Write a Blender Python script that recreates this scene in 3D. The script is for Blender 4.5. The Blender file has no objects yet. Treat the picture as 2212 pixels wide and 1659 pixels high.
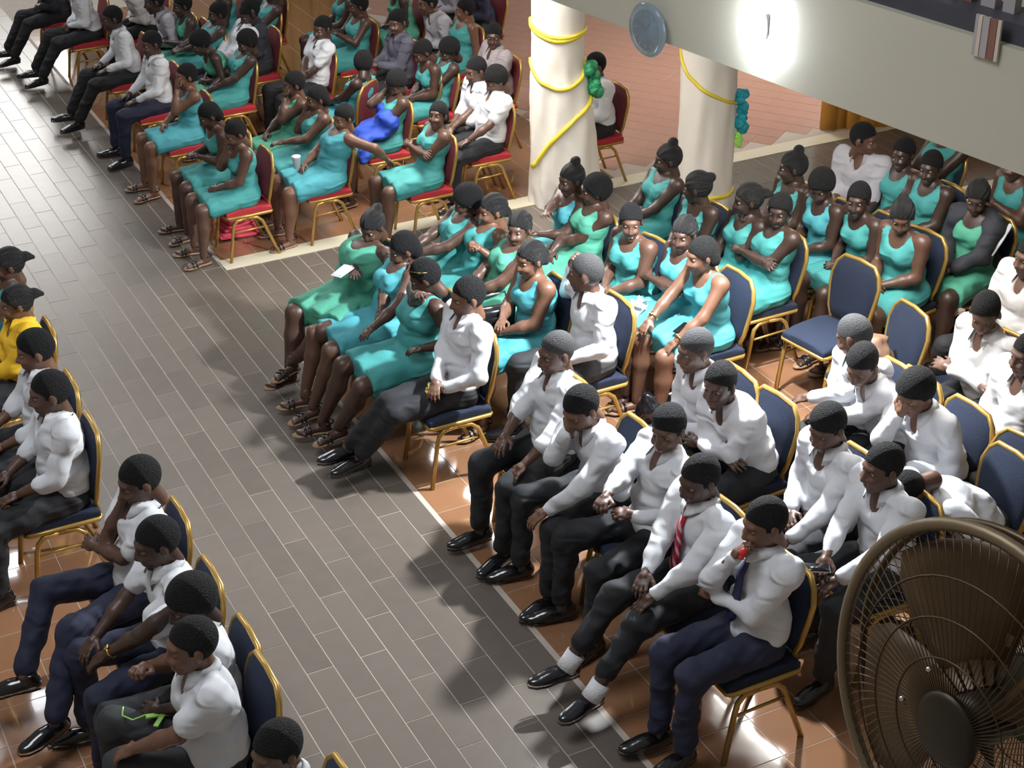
import bpy, math, random, numpy as np
from mathutils import Matrix, Vector
random.seed(7); np.random.seed(7)
scene = bpy.context.scene
COL = scene.collection

# ------------------------------------------------------------------ camera
F, CX, CY, CAMH = 3560., 1106., 829.5, 5.5
def _n(v):
    v = np.array(v, float); return v/np.linalg.norm(v)
_v1 = _n((-2096, -1979.5, F)); _v2 = _n((8594, -2079.5, F))
_up = _n(np.cross(_v1, _v2)); _up = -_up if _up[1] > 0 else _up
_Y = _n(_v1-_up*np.dot(_v1, _up)); _X = _n(np.cross(_Y, _up)); _X = -_X if _X[0] < 0 else _X
R = np.array([_X, _Y, _up])                      # camera (x right, y down, z forward) -> world
def at(px, py, z=0.):
    """point of the hall at height z that the photograph shows at pixel px, py"""
    d = R@np.array([px-CX, py-CY, F]); t = (z-CAMH)/d[2]
    return np.array([0, 0, CAMH])+d*t
cam = bpy.data.cameras.new('camera'); camo = bpy.data.objects.new('camera', cam); COL.objects.link(camo)
cam.sensor_width = 36.; cam.lens = F/2212*36.; cam.clip_start = .05; cam.clip_end = 200
M = Matrix.Identity(4)
for i in range(3):
    M[i][0] = R[i, 0]; M[i][1] = -R[i, 1]; M[i][2] = -R[i, 2]
M[2][3] = CAMH; camo.matrix_world = M
scene.camera = camo

# ------------------------------------------------------------------ world and light
scene.view_settings.view_transform = 'Standard'; scene.view_settings.look = 'None'
scene.view_settings.gamma = 1; scene.view_settings.use_curve_mapping = False
scene.view_settings.exposure = 0.0
w = bpy.data.worlds.new('hall_ambient'); scene.world = w; w.use_nodes = True
bg = w.node_tree.nodes['Background']; bg.inputs[0].default_value = (.97, .97, 1., 1); bg.inputs[1].default_value = .21
def area(name, loc, aim, energy, size, color, size_y=None, spread=math.pi):
    l = bpy.data.lights.new(name, 'AREA'); l.energy = energy; l.size = size; l.color = color; l.spread = spread
    if size_y: l.shape = 'RECTANGLE'; l.size_y = size_y
    o = bpy.data.objects.new(name, l); COL.objects.link(o); o.location = loc
    o.rotation_euler = (Vector(aim)-Vector(loc)).to_track_quat('-Z', 'Y').to_euler(); return o
area('hall_fill_overhead', (0, 6, 8.5), (3, 7.5, 0), 340, 3.0, (.93, .96, 1.))  # unseen area lamp added as general fill for the hall
area('hall_fill_far', (1.5, 19, 8), (3.5, 14, 0), 300, 3.0, (.95, .97, 1.))  # second added fill, over the far rows
flood = bpy.data.lights.new('flood_bulb', 'SPOT'); flood.energy = 900; flood.color = (.93, .97, 1.); flood.shadow_soft_size = .07
flood.spot_size = math.radians(150); flood.spot_blend = .3
floodo = bpy.data.objects.new('flood_bulb', flood); COL.objects.link(floodo)
floodo.location = (4.98, 7.2, 2.78)
floodo.rotation_euler = (Vector((3, 6.7, 0))-Vector(floodo.location)).to_track_quat('-Z', 'Y').to_euler()

# ------------------------------------------------------------------ materials
def sock(nt, n, k): return n.inputs[k]
def mat(name, col, rough=.6, metal=0., var=.12, vscale=8., bump=0., bscale=30., spec=.5, stretch=None, emis=None, coat=0., sss=0., sheen=0., ridged=False):
    m = bpy.data.materials.new(name); m.use_nodes = True; nt = m.node_tree; b = nt.nodes['Principled BSDF']
    L = nt.links.new
    tc = nt.nodes.new('ShaderNodeTexCoord'); mp = nt.nodes.new('ShaderNodeMapping'); L(tc.outputs['Object'], mp.inputs[0])
    if stretch: mp.inputs['Scale'].default_value = stretch
    no = nt.nodes.new('ShaderNodeTexNoise'); no.inputs['Scale'].default_value = vscale; no.inputs['Detail'].default_value = 4
    L(mp.outputs[0], no.inputs['Vector'])
    mx = nt.nodes.new('ShaderNodeMix'); mx.data_type = 'RGBA'
    c = np.array(col)
    mx.inputs[6].default_value = (*np.clip(c*(1-var), 0, 1), 1); mx.inputs[7].default_value = (*np.clip(c*(1+var), 0, 1), 1)
    L(no.outputs[0], mx.inputs[0]); L(mx.outputs[2], b.inputs['Base Color'])
    b.inputs['Roughness'].default_value = rough; b.inputs['Metallic'].default_value = metal
    b.inputs['Specular IOR Level'].default_value = spec
    if coat: b.inputs['Coat Weight'].default_value = coat
    if sheen: b.inputs['Sheen Weight'].default_value = sheen
    if bump:
        n2 = nt.nodes.new('ShaderNodeTexNoise'); n2.inputs['Scale'].default_value = bscale; n2.inputs['Detail'].default_value = 3
        if ridged: n2.noise_type = 'RIDGED_MULTIFRACTAL'; n2.inputs['Detail'].default_value = 2.2; n2.inputs['Distortion'].default_value = .6
        L(mp.outputs[0], n2.inputs['Vector'])
        bu = nt.nodes.new('ShaderNodeBump'); bu.inputs['Strength'].default_value = bump; bu.inputs['Distance'].default_value = .03
        L(n2.outputs[0], bu.inputs['Height']); L(bu.outputs[0], b.inputs['Normal'])
    if emis: b.inputs['Emission Color'].default_value = (*emis[0], 1); b.inputs['Emission Strength'].default_value = emis[1]
    return m
MT = {}
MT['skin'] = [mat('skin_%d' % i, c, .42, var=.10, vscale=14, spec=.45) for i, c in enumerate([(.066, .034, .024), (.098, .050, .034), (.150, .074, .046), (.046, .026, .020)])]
MT['eye'] = mat('eye_white', (.22, .18, .15), .3); MT['pupil'] = mat('pupil', (.01, .008, .007), .2); MT['lip'] = mat('lip', (.13, .058, .05), .45)
MT['teeth'] = mat('teeth', (.75, .72, .66), .3)
MT['hair'] = mat('black_hair', (.007, .007, .008), .8, bump=.9, bscale=160, spec=.3)
MT['braid'] = mat('braided_hair', (.007, .007, .008), .6, bump=.8, bscale=90, stretch=(1, 6, 1), spec=.5)
MT['greyhair'] = mat('greying_hair', (.035, .035, .037), .8, bump=.5, bscale=160)
fold = dict(bump=.9, bscale=6.0, stretch=(1, 1, 1.9), ridged=True)
MT['white'] = mat('white_shirt_cotton', (.60, .61, .64), .85, var=.03, **fold)
MT['cream'] = mat('cream_shirt_cotton', (.56, .54, .53), .85, var=.04, **fold)
MT['grey'] = mat('grey_shirt_cotton', (.36, .35, .38), .85, var=.08, **fold)
MT['pattern'] = mat('patterned_shirt_cotton', (.30, .26, .27), .85, var=.45, vscale=30, stretch=(1, 1, 4), bump=.4, bscale=9)
MT['teal'] = mat('teal_dress_cloth', (.048, .275, .268), .75, var=.06, **fold)
MT['green'] = mat('green_dress_cloth', (.065, .30, .205), .75, var=.06, **fold)
MT['aqua'] = mat('aqua_dress_cloth', (.06, .315, .365), .75, var=.06, **fold)
MT['yellow'] = mat('yellow_shirt_cloth', (.80, .48, .02), .8, var=.06, **fold)
MT['black'] = mat('black_trouser_cloth', (.010, .011, .014), .8, var=.3, **fold)
MT['charcoal'] = mat('charcoal_trouser_cloth', (.022, .024, .027), .8, var=.3, **fold)
MT['navy'] = mat('navy_trouser_cloth', (.011, .014, .038), .8, var=.3, **fold)
MT['blue'] = mat('royal_blue_jacket_cloth', (.015, .06, .42), .7, var=.1, **fold)
MT['darkjacket'] = mat('dark_jacket_cloth', (.02, .022, .03), .8, var=.2, **fold)
MT['stripe'] = mat('striped_shirt_cloth', (.09, .09, .12), .8, var=.2, **fold)
MT['shoe'] = mat('black_leather', (.008, .008, .010), .18, coat=.5)
MT['sole'] = mat('tan_sole', (.30, .19, .11), .6); MT['sock'] = mat('white_sock', (.72, .72, .74), .9, bump=.3, bscale=120)
MT['gold'] = mat('gold_painted_steel', (.44, .27, .07), .30, metal=.55, var=.10, vscale=6)
MT['navyseat'] = mat('navy_upholstery', (.006, .013, .034), .9, var=.15, vscale=60, bump=.25, bscale=200)
MT['redseat'] = mat('red_upholstery', (.38, .018, .028), .8, var=.15, vscale=60, bump=.25, bscale=200)
MT['maroon'] = mat('maroon_upholstery', (.13, .012, .022), .8, var=.15, vscale=60, bump=.25, bscale=200)
MT['metalgold'] = mat('gold_metal', (.75, .52, .16), .2, metal=1.); MT['silver'] = mat('silver_metal', (.7, .7, .72), .2, metal=1.)
MT['phone'] = mat('black_phone', (.01, .01, .012), .15); MT['paper'] = mat('white_paper', (.78, .78, .84), .7)
MT['lilac'] = mat('lilac_paper', (.50, .50, .85), .6)
MT['tie_navy'] = mat('navy_tie', (.015, .018, .07), .5)
MT['wrap'] = mat('yellow_wrapper', (.75, .70, .14), .35); MT['lime'] = mat('lime_ribbon', (.40, .80, .16), .5)
MT['pink'] = mat('pink_bag_cloth', (.75, .08, .13), .7); MT['red'] = mat('red_cloth', (.70, .03, .03), .7)
def tie_mat():
    m = bpy.data.materials.new('red_striped_tie'); m.use_nodes = True; nt = m.node_tree; b = nt.nodes['Principled BSDF']
    tc = nt.nodes.new('ShaderNodeTexCoord'); wv = nt.nodes.new('ShaderNodeTexWave'); wv.bands_direction = 'DIAGONAL'; wv.inputs['Scale'].default_value = 11
    cr = nt.nodes.new('ShaderNodeValToRGB'); cr.color_ramp.interpolation = 'CONSTANT'
    cr.color_ramp.elements[0].color = (.42, .01, .03, 1); cr.color_ramp.elements[1].position = .68; cr.color_ramp.elements[1].color = (.55, .38, .42, 1)
    nt.links.new(tc.outputs['Object'], wv.inputs[0]); nt.links.new(wv.outputs[0], cr.inputs[0]); nt.links.new(cr.outputs[0], b.inputs[0])
    b.inputs['Roughness'].default_value = .5; return m
MT['tie_red'] = tie_mat()

# ------------------------------------------------------------------ object helpers
def link(o, parent=None):
    COL.objects.link(o)
    if parent is not None: o.parent = parent
    return o
def tag(o, label=None, cat=None, group=None, kind=None):
    if label: o['label'] = label
    if cat: o['category'] = cat
    if group: o['group'] = group
    if kind: o['kind'] = kind
    return o
def empty(name, loc=(0, 0, 0), rz=0.):
    o = bpy.data.objects.new(name, None); o.empty_display_size = .1; o.location = loc; o.rotation_euler = (0, 0, rz); return link(o)
def mesh_np(name, V, Q, mats, mi=None, smooth=True):
    """V (n,3), Q list of arrays of faces with equal corner counts"""
    me = bpy.data.meshes.new(name); V = np.asarray(V, np.float32)
    if not isinstance(Q, list): Q = [Q]
    Q = [np.asarray(q, np.int32) for q in Q if len(q)]
    me.vertices.add(len(V)); me.vertices.foreach_set('co', V.ravel())
    nl = sum(q.size for q in Q); npoly = sum(len(q) for q in Q)
    me.loops.add(nl); me.loops.foreach_set('vertex_index', np.concatenate([q.ravel() for q in Q]))
    me.polygons.add(npoly)
    tot = np.concatenate([np.full(len(q), q.shape[1], np.int32) for q in Q]); st = np.concatenate([[0], np.cumsum(tot)[:-1]]).astype(np.int32)
    me.polygons.foreach_set('loop_start', st)
    if mi is not None: me.polygons.foreach_set('material_index', np.asarray(mi, np.int32))
    for m in mats: me.materials.append(m)
    me.update(calc_edges=True); me.validate()
    me.polygons.foreach_set('use_smooth', np.full(len(me.polygons), bool(smooth)))
    return me
def ob(name, me, parent=None, loc=None, mw=None):
    o = bpy.data.objects.new(name, me); link(o, parent)
    if loc is not None: o.location = loc
    if mw is not None: o.matrix_local = mw
    return o
class Geo:
    """collects simple solids; material index per face"""
    def __init__(s): s.V = []; s.F = {}; s.n = 0
    def add(s, V, faces, m=0):
        V = np.asarray(V, float)
        for f in faces: s.F.setdefault(len(f), []).append(([i+s.n for i in f], m))
        s.V.append(V); s.n += len(V)
    def box(s, c, d, rot=None, m=0, bev=0.):
        c = np.array(c, float); h = np.array(d, float)/2
        if bev:
            pts = []; b = min(bev, *(h*.45))
            for z, ins in ((-h[2], b), (-h[2]+b, 0), (h[2]-b, 0), (h[2], b)):
                x, y = h[0]-ins, h[1]-ins; q = b
                for sx, sy in ((-1, -1), (1, -1), (1, 1), (-1, 1)):
                    if sx*sy > 0: pts += [(sx*x, sy*(y-q), z), (sx*(x-q), sy*y, z)]
                    else: pts += [(sx*(x-q), sy*y, z), (sx*x, sy*(y-q), z)]
            V = np.array(pts)
            # order each ring by angle
            for k in range(4):
                r = V[k*8:k*8+8]; a = np.arctan2(r[:, 1]/h[1], r[:, 0]/h[0]); V[k*8:k*8+8] = r[np.argsort(a)]
            fs = [tuple(range(7, -1, -1)), tuple(range(24, 32))]
            for k in range(3):
                for i in range(8): j = (i+1) % 8; fs.append((k*8+i, k*8+j, k*8+8+j, k*8+8+i))
        else:
            V = np.array([(x, y, z) for z in (-h[2], h[2]) for x, y in ((-h[0], -h[1]), (h[0], -h[1]), (h[0], h[1]), (-h[0], h[1]))])
            fs = [(3, 2, 1, 0), (4, 5, 6, 7)]+[(i, (i+1) % 4, (i+1) % 4+4, i+4) for i in range(4)]
        if rot is not None: V = V@np.array(rot).T
        s.add(V+c, fs, m)
    def tube(s, pts, r, n=8, m=0, cap=True, closed=False, flat=1.):
        P = np.array(pts, float); K = len(P); r = np.broadcast_to(r, (K,)); rings = []
        up = None
        for i in range(K):
            if closed: t = P[(i+1) % K]-P[i-1]
            else: t = P[min(i+1, K-1)]-P[max(i-1, 0)]
            t = t/(np.linalg.norm(t)+1e-9)
            if up is None: up = np.array([0, 0, 1.]) if abs(t[2]) < .9 else np.array([1., 0, 0])
            a = up-t*np.dot(up, t); a /= np.linalg.norm(a)+1e-9; b = np.cross(t, a); up = a
            th = np.arange(n)*2*np.pi/n
            rings.append(P[i]+r[i]*(np.outer(np.cos(th), a)*flat+np.outer(np.sin(th), b)))
        V = np.concatenate(rings); fs = []
        for i in range(K if closed else K-1):
            j = (i+1) % K
            for q in range(n): q2 = (q+1) % n; fs.append((i*n+q, i*n+q2, j*n+q2, j*n+q))
        if cap and not closed: fs += [tuple(range(n-1, -1, -1)), tuple((K-1)*n+q for q in range(n))]
        s.add(V, fs, m)
    def lathe(s, prof, n=16, c=(0, 0, 0), rot=None, m=0):
        V = []; fs = []; th = np.arange(n)*2*np.pi/n
        for r, z in prof: V += [(r*math.cos(t), r*math.sin(t), z) for t in th]
        for i in range(len(prof)-1):
            for q in range(n): q2 = (q+1) % n; fs.append((i*n+q, i*n+q2, (i+1)*n+q2, (i+1)*n+q))
        fs += [tuple(range(n-1, -1, -1)), tuple((len(prof)-1)*n+q for q in range(n))]
        V = np.array(V)
        if rot is not None: V = V@np.array(rot).T
        s.add(V+np.array(c), fs, m)
    def ell(s, c, r, n=12, k=8, rot=None, m=0):
        prof = [(max(1e-3, math.sin(math.pi*i/k)), -math.cos(math.pi*i/k)) for i in range(k+1)]
        g = Geo(); g.lathe(prof, n); V = g.V[0]*np.array(r)
        if rot is not None: V = V@np.array(rot).T
        s.add(V+np.array(c), [f for l in g.F.values() for f, _ in l], m)
    def mesh(s, name, mats, smooth=True):
        ks = sorted(s.F); Q = [np.array([f for f, _ in s.F[k]]) for k in ks]
        mi = np.concatenate([[m for _, m in s.F[k]] for k in ks])
        return mesh_np(name, np.concatenate(s.V), Q, mats, mi, smooth)
def sharp(me, ang=40):
    me.set_sharp_from_angle(angle=math.radians(ang)); return me

# ------------------------------------------------------------------ implicit surfaces (bodies, clothes)
def rotm(yaw=0., pitch=0., roll=0.):
    """yaw about z, pitch>0 tips +x downwards, roll about x"""
    cy, sy, cp, sp, cr, sr = math.cos(yaw), math.sin(yaw), math.cos(pitch), math.sin(pitch), math.cos(roll), math.sin(roll)
    Z = np.array([[cy, -sy, 0], [sy, cy, 0], [0, 0, 1]]); Yp = np.array([[cp, 0, sp], [0, 1, 0], [-sp, 0, cp]]); X = np.array([[1, 0, 0], [0, cr, -sr], [0, sr, cr]])
    return Z@Yp@X
def C(a, b, ra, rb=None): return ('c', np.array(a, float), np.array(b, float), ra, ra if rb is None else rb)
def E(c, r, rot=None): return ('e', np.array(c, float), np.array(r, float), np.eye(3) if rot is None else np.array(rot))
def S(c, r, rot=None): return ('-', np.array(c, float), np.array(r, float), np.eye(3) if rot is None else np.array(rot))
def sdf_mesh(prims, h, k=.03, planes=(), noise=0., nf=1., seed=0, trim=None):
    lo = np.full(3, 1e9); hi = -lo; bb = []
    for p in prims:
        if p[0] == 'c': r = max(p[3], p[4]); a = np.minimum(p[1], p[2])-r; b = np.maximum(p[1], p[2])+r
        else: e = np.sqrt(((p[3]*p[2])**2).sum(1)); a = p[1]-e; b = p[1]+e
        bb.append((a, b))
        if p[0] != '-': lo = np.minimum(lo, a); hi = np.maximum(hi, b)
    lo = lo-2.5*h-noise; n = np.ceil((hi-lo)/h+3+noise/h).astype(int)
    D = np.full(n, .3, np.float32)
    ax = [(lo[i]+h*np.arange(n[i])).astype(np.float32) for i in range(3)]
    for p, (a, b) in zip(prims, bb):
        pad = k+1.5*h
        i0 = np.clip(np.floor((a-pad-lo)/h).astype(int), 0, n-1); i1 = np.clip(np.ceil((b+pad-lo)/h).astype(int)+1, 1, n)
        x = ax[0][i0[0]:i1[0], None, None]; y = ax[1][None, i0[1]:i1[1], None]; z = ax[2][None, None, i0[2]:i1[2]]
        sl = (slice(i0[0], i1[0]), slice(i0[1], i1[1]), slice(i0[2], i1[2]))
        if p[0] == 'c':
            A, B, ra, rb = p[1:]; v = B-A; L2 = float(v@v)+1e-9
            X, Y, Z = x-A[0], y-A[1], z-A[2]
            t = np.clip((X*v[0]+Y*v[1]+Z*v[2])/L2, 0, 1)
            d = np.sqrt((X-t*v[0])**2+(Y-t*v[1])**2+(Z-t*v[2])**2)-(ra+(rb-ra)*t)
        else:
            X, Y, Z = x-p[1][0], y-p[1][1], z-p[1][2]; Rm = p[3]; r = p[2]
            q = [(X*Rm[0, j]+Y*Rm[1, j]+Z*Rm[2, j])/r[j] for j in range(3)]
            k0 = np.sqrt(q[0]**2+q[1]**2+q[2]**2)+1e-6; k1 = np.sqrt((q[0]/r[0])**2+(q[1]/r[1])**2+(q[2]/r[2])**2)+1e-6
            d = k0*(k0-1)/k1
        cur = D[sl]
        if p[0] == '-':
            kk = k*.35; hh = np.maximum(kk-np.abs(cur+d), 0)/kk; D[sl] = np.maximum(cur, -d)+hh*hh*kk*.25
        else:
            hh = np.maximum(k-np.abs(cur-d), 0)/k; D[sl] = np.minimum(cur, d)-hh*hh*k*.25
    x = ax[0][:, None, None]; y = ax[1][None, :, None]; z = ax[2][None, None, :]
    if noise:
        s = seed*1.7
        D = D+.45*noise*(np.sin(nf*(61*x+33*z+20*y)+3*s+2*np.sin(17*z+s))*np.sin(nf*(38*y-47*z+12*x)+s)).astype(np.float32)
        D = D+noise*(np.sin(nf*(23*x+9*z)+s+1.5*np.sin(11*y+s))*np.sin(nf*(17*y-12*z)+2*s)+.7*np.sin(nf*(41*z+15*y-18*x)+s)*np.sin(nf*(19*x+24*y)+s)).astype(np.float32)
    for nn, c in planes: D = np.maximum(D, nn[0]*x+nn[1]*y+nn[2]*z-c)
    if trim is not None: D = np.maximum(D, trim(x, y, z))
    D[0] = D[-1] = .3; D[:, 0] = D[:, -1] = .3; D[:, :, 0] = D[:, :, -1] = .3
    sg = D < 0
    cnt = np.zeros(np.array(D.shape)-1, np.int8)
    for i in (0, 1):
        for j in (0, 1):
            for l in (0, 1): cnt += sg[i:i+cnt.shape[0], j:j+cnt.shape[1], l:l+cnt.shape[2]]
    act = np.argwhere((cnt > 0) & (cnt < 8)); idx = np.full(cnt.shape, -1, np.int32); idx[tuple(act.T)] = np.arange(len(act))
    P = np.zeros((len(act), 3), np.float32); W = np.zeros(len(act), np.float32)
    cor = [(i, j, l) for i in (0, 1) for j in (0, 1) for l in (0, 1)]
    val = {c: D[act[:, 0]+c[0], act[:, 1]+c[1], act[:, 2]+c[2]] for c in cor}
    for a in cor:
        for axi in range(3):
            if a[axi]: continue
            b = list(a); b[axi] = 1; b = tuple(b); va, vb = val[a], val[b]; m = (va < 0) != (vb < 0)
            t = va[m]/(va[m]-vb[m]); q = np.tile(np.array(a, np.float32), (m.sum(), 1)); q[:, axi] = t; P[m] += q; W[m] += 1
    V = lo+h*(act+P/W[:, None])
    Q = []
    for axi in range(3):
        o1, o2 = [(1, 2), (2, 0), (0, 1)][axi]
        s0 = [slice(None)]*3; s1 = [slice(None)]*3; s0[axi] = slice(0, -1); s1[axi] = slice(1, None)
        e = np.argwhere(sg[tuple(s0)] != sg[tuple(s1)]); e = e[(e[:, o1] > 0) & (e[:, o2] > 0)]
        ins = sg[e[:, 0], e[:, 1], e[:, 2]]
        u = np.zeros(3, int); u[o1] = 1; v = np.zeros(3, int); v[o2] = 1
        g = lambda q: idx[q[:, 0], q[:, 1], q[:, 2]]
        q = np.stack([g(e-u-v), g(e-v), g(e), g(e-u)], 1); q[~ins] = q[~ins][:, ::-1]; Q.append(q)
    return V, np.concatenate(Q)
def join(parts):
    """parts: (V, Q, material index or array)"""
    V = []; Q = []; mi = []; n = 0
    for v, q, m in parts:
        V.append(v); Q.append(q+n); n += len(v); mi.append(np.broadcast_to(m, (len(q),)))
    return np.concatenate(V), np.concatenate(Q), np.concatenate(mi)
def xf(T, Rm, t, mirror=False):
    v, q, m = T
    v = v.copy()
    if mirror: v[:, 1] *= -1; q = q[:, ::-1]
    return v@np.array(Rm).T+np.array(t), q, m

# ------------------------------------------------------------------ body templates
def quadify(g):
    V = np.concatenate(g.V); q = np.array([f for f, _ in g.F[4]]); m = np.array([mm for _, mm in g.F[4]])
    return V, q, m
def head_T(h, female=False, smile=False):
    w = .93 if female else 1.
    pr = [E((-.012, 0, .022), (.095, .074*w, .097)), E((.030, 0, -.035), (.062, .058*w, .085)), E((.012, 0, -.070), (.062, .050*w, .045)),
          E((.066, 0, -.100), (.022, .024, .020)), E((.070, .030, -.030), (.030, .024, .024)), E((.070, -.030, -.030), (.030, .024, .024)),
          E((.074, 0, .032), (.020, .048, .014)), C((.090, 0, .012), (.108, 0, -.026), .009, .013), E((.096, .014, -.030), (.012, .009, .008)), E((.096, -.014, -.030), (.012, .009, .008)),
          E((.086, 0, -.058), (.014, .025, .009)), E((.083, 0, -.073), (.014, .022, .010)),
          E((-.004, .079*w, -.008), (.019, .009, .032), rotm(.35)), E((-.004, -.079*w, -.008), (.019, .009, .032), rotm(-.35)),
          S((.100, .031, .010), (.019, .017, .011)), S((.100, -.031, .010), (.019, .017, .011)),
          C((-.020, 0, -.05), (-.030, 0, -.135), .046*w, .049*w)]
    V, Q = sdf_mesh(pr, h, k=.014)
    ctr = V[Q].mean(1)
    mi = np.zeros(len(Q), int)
    lip = (ctr[:, 0] > .078) & (np.abs(ctr[:, 1]) < .024) & (ctr[:, 2] < -.050) & (ctr[:, 2] > -.082); mi[lip] = 3
    parts = [(V, Q, mi)]
    for s in (1, -1):
        g = Geo()
        th = np.linspace(0, np.pi, 6); n = 8
        VV = []; 
        for i, t in enumerate(th): VV += [(math.cos(t)*.0125, max(1e-4, math.sin(t))*.0125*math.cos(a), max(1e-4, math.sin(t))*.0105*math.sin(a)) for a in np.arange(n)*2*np.pi/n]
        VV = np.array(VV)+np.array((.0735, s*.031, .008)); fs = [(i*n+q, (i+1)*n+q, (i+1)*n+(q+1) % n, i*n+(q+1) % n) for i in range(5) for q in range(n)]
        parts.append((VV, np.array(fs), np.array([2]*n+[1]*(4*n))))
    if smile:
        g = Geo(); g.box((.0960, 0, -.066), (.005, .028, .008)); v, q, m = quadify(g); parts.append((v, q, 4))
    return join(parts)
def hand_T(h, curl, spread=.08):
    pr = [E((.045, 0, 0), (.050, .040, .016)), C((.0, 0, 0), (.03, 0, 0), .024, .028)]
    for i, (y, L) in enumerate(((.030, .068), (.010, .078), (-.011, .073), (-.030, .056))):
        p = np.array((.078-.004*abs(i-1), y, .0)); a = curl*.5; yaw = spread*(1.3-i)
        for sgm, fr in enumerate((.45, .30, .25)):
            d = np.array((math.cos(a)*math.cos(yaw), math.cos(a)*math.sin(yaw), -math.sin(a)))
            q = p+d*L*fr; pr.append(C(p, q, .0092-.0008*sgm, .0086-.0010*sgm)); p = q; a += curl
    pr += [C((.022, .028, -.004), (.050, .055, -.014), .015, .0115), C((.050, .055, -.014), (.080, .058 if curl < .8 else .035, -.024), .0105, .0085)]
    V, Q = sdf_mesh(pr, h, k=.007); return V, Q, 0
def foot_T(h):
    pr = [C((-.02, 0, .05), (-.01, 0, .10), .040, .036), C((-.035, 0, .025), (.10, .005, .020), .030, .028), E((.12, .0, .018), (.06, .042, .018))]
    pr += [C((.165, .028, .014), (.185, .028, .012), .014, .011)]+[C((.160-.01*i, .006-.017*i, .013), (.178-.014*i, .006-.018*i, .011), .010, .008) for i in range(4)]
    V, Q = sdf_mesh(pr, h, k=.018); return V, Q, 0
TH = {}
for lod, hh, hd, hf in (('n', .0065, .0048, .009), ('f', .0105, .0085, .014)):
    TH['head', lod, 'm', 0] = head_T(hh); TH['head', lod, 'w', 0] = head_T(hh, True)
    TH['head', lod, 'm', 1] = head_T(hh, smile=True); TH['head', lod, 'w', 1] = head_T(hh, True, True)
    for nm, cu in (('relax', .38), ('fist', 1.25), ('flat', .14)): TH['hand', lod, nm] = hand_T(hd, cu)
    TH['foot', lod] = foot_T(hf)
# hair, shared meshes in head coordinates
def hair_mesh(name, extra, cut=(.60, .80), base=(.1000, .0795, .1020), h=.0065, ctr=(-.014, 0, .026), m='hair', off=-.004, k=.015, braid=False, side=0.):
    pr = [E(ctr, base)]+extra
    nn = _n((cut[0], 0, -cut[1]))
    def trim(x, y, z):
        line = nn[0]*x+nn[2]*z-off
        nape = np.maximum(x+.018, -(z+.078)+0*x); burn = np.maximum(x-.030, -(z+.004))
        return np.minimum(np.minimum(line, nape), burn)
    V, Q = sdf_mesh(pr, h, k=k, trim=trim)
    if braid:
        r = V-np.array(ctr); a = np.arctan2(r[:, 1], r[:, 2]+.02); V = V+_rown(r)*(.0030*np.sin(a*15))[:, None]
    return mesh_np(name, V, Q, [MT[m]])
def _rown(r): return r/(np.linalg.norm(r, axis=1)[:, None]+1e-9)
HAIR = {
 'short': hair_mesh('short_hair', []), 'top': hair_mesh('high_top_hair', [E((-.005, 0, .072), (.086, .074, .058))], off=.004),
 'grey': hair_mesh('cropped_grey_hair', [], base=(.0975, .0765, .0995), m='greyhair', off=.002),
 'bald': hair_mesh('shaved_hair', [], base=(.0965, .0755, .0985), m='greyhair', off=-.008),
 'bun': hair_mesh('hair_with_bun', [E((-.105, 0, .075), (.040, .036, .036)), E((-.075, 0, .065), (.04, .04, .04))], m='braid', braid=True, off=.002),
 'topbun': hair_mesh('hair_with_top_bun', [E((-.055, 0, .130), (.040, .036, .040)), E((-.045, 0, .105), (.035, .035, .03))], m='braid', braid=True, off=.002),
 'braids': hair_mesh('cornrow_hair', [E((-.095, 0, -.045), (.032, .045, .045))], m='braid', braid=True, off=.002),
 'bob': hair_mesh('short_straight_hair', [E((-.06, 0, -.03), (.055, .080, .075))], m='hair', off=.004),
 'pony': hair_mesh('hair_with_ponytail', [E((-.115, 0, .02), (.045, .028, .030), rotm(0, -.5)), C((-.125, 0, .03), (-.165, 0, .0), .026, .015)], m='braid', braid=True, off=.002),
 'afro': hair_mesh('short_rounded_hair', [], base=(.112, .095, .112), off=.004),
}
def shoe_mesh():
    V, Q = sdf_mesh([C((-.055, 0, .035), (.06, 0, .032), .036, .036), E((.115, 0, .026), (.085, .044, .026)), E((.05, 0, .035), (.09, .042, .036)), C((-.04, 0, .06), (-.035, 0, .085), .040, .038)], .009, k=.02, planes=[((0, 0, -1.), -.004), ((0, 0, 1.), .098)])
    g = Geo(); sh = [(-.085, .0), (-.075, .028), (-.03, .036), (.05, .036), (.11, .047), (.165, .040), (.198, .015)]
    ring = sh+[(x, -y) for x, y in reversed(sh[1:])]; n = len(ring)
    Vv = [(x, y, 0.) for x, y in ring]+[(x, y, .014) for x, y in ring]
    g.add(Vv, [(i, (i+1) % n, (i+1) % n+n, i+n) for i in range(n)], 0)
    v, q, _ = quadify(g); V2, Q2, m2 = join([(V, Q, 0), (v, q, 0)]); return mesh_np('dress_shoe', V2, Q2, [MT['shoe']], m2)
SHOE = shoe_mesh()
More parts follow.
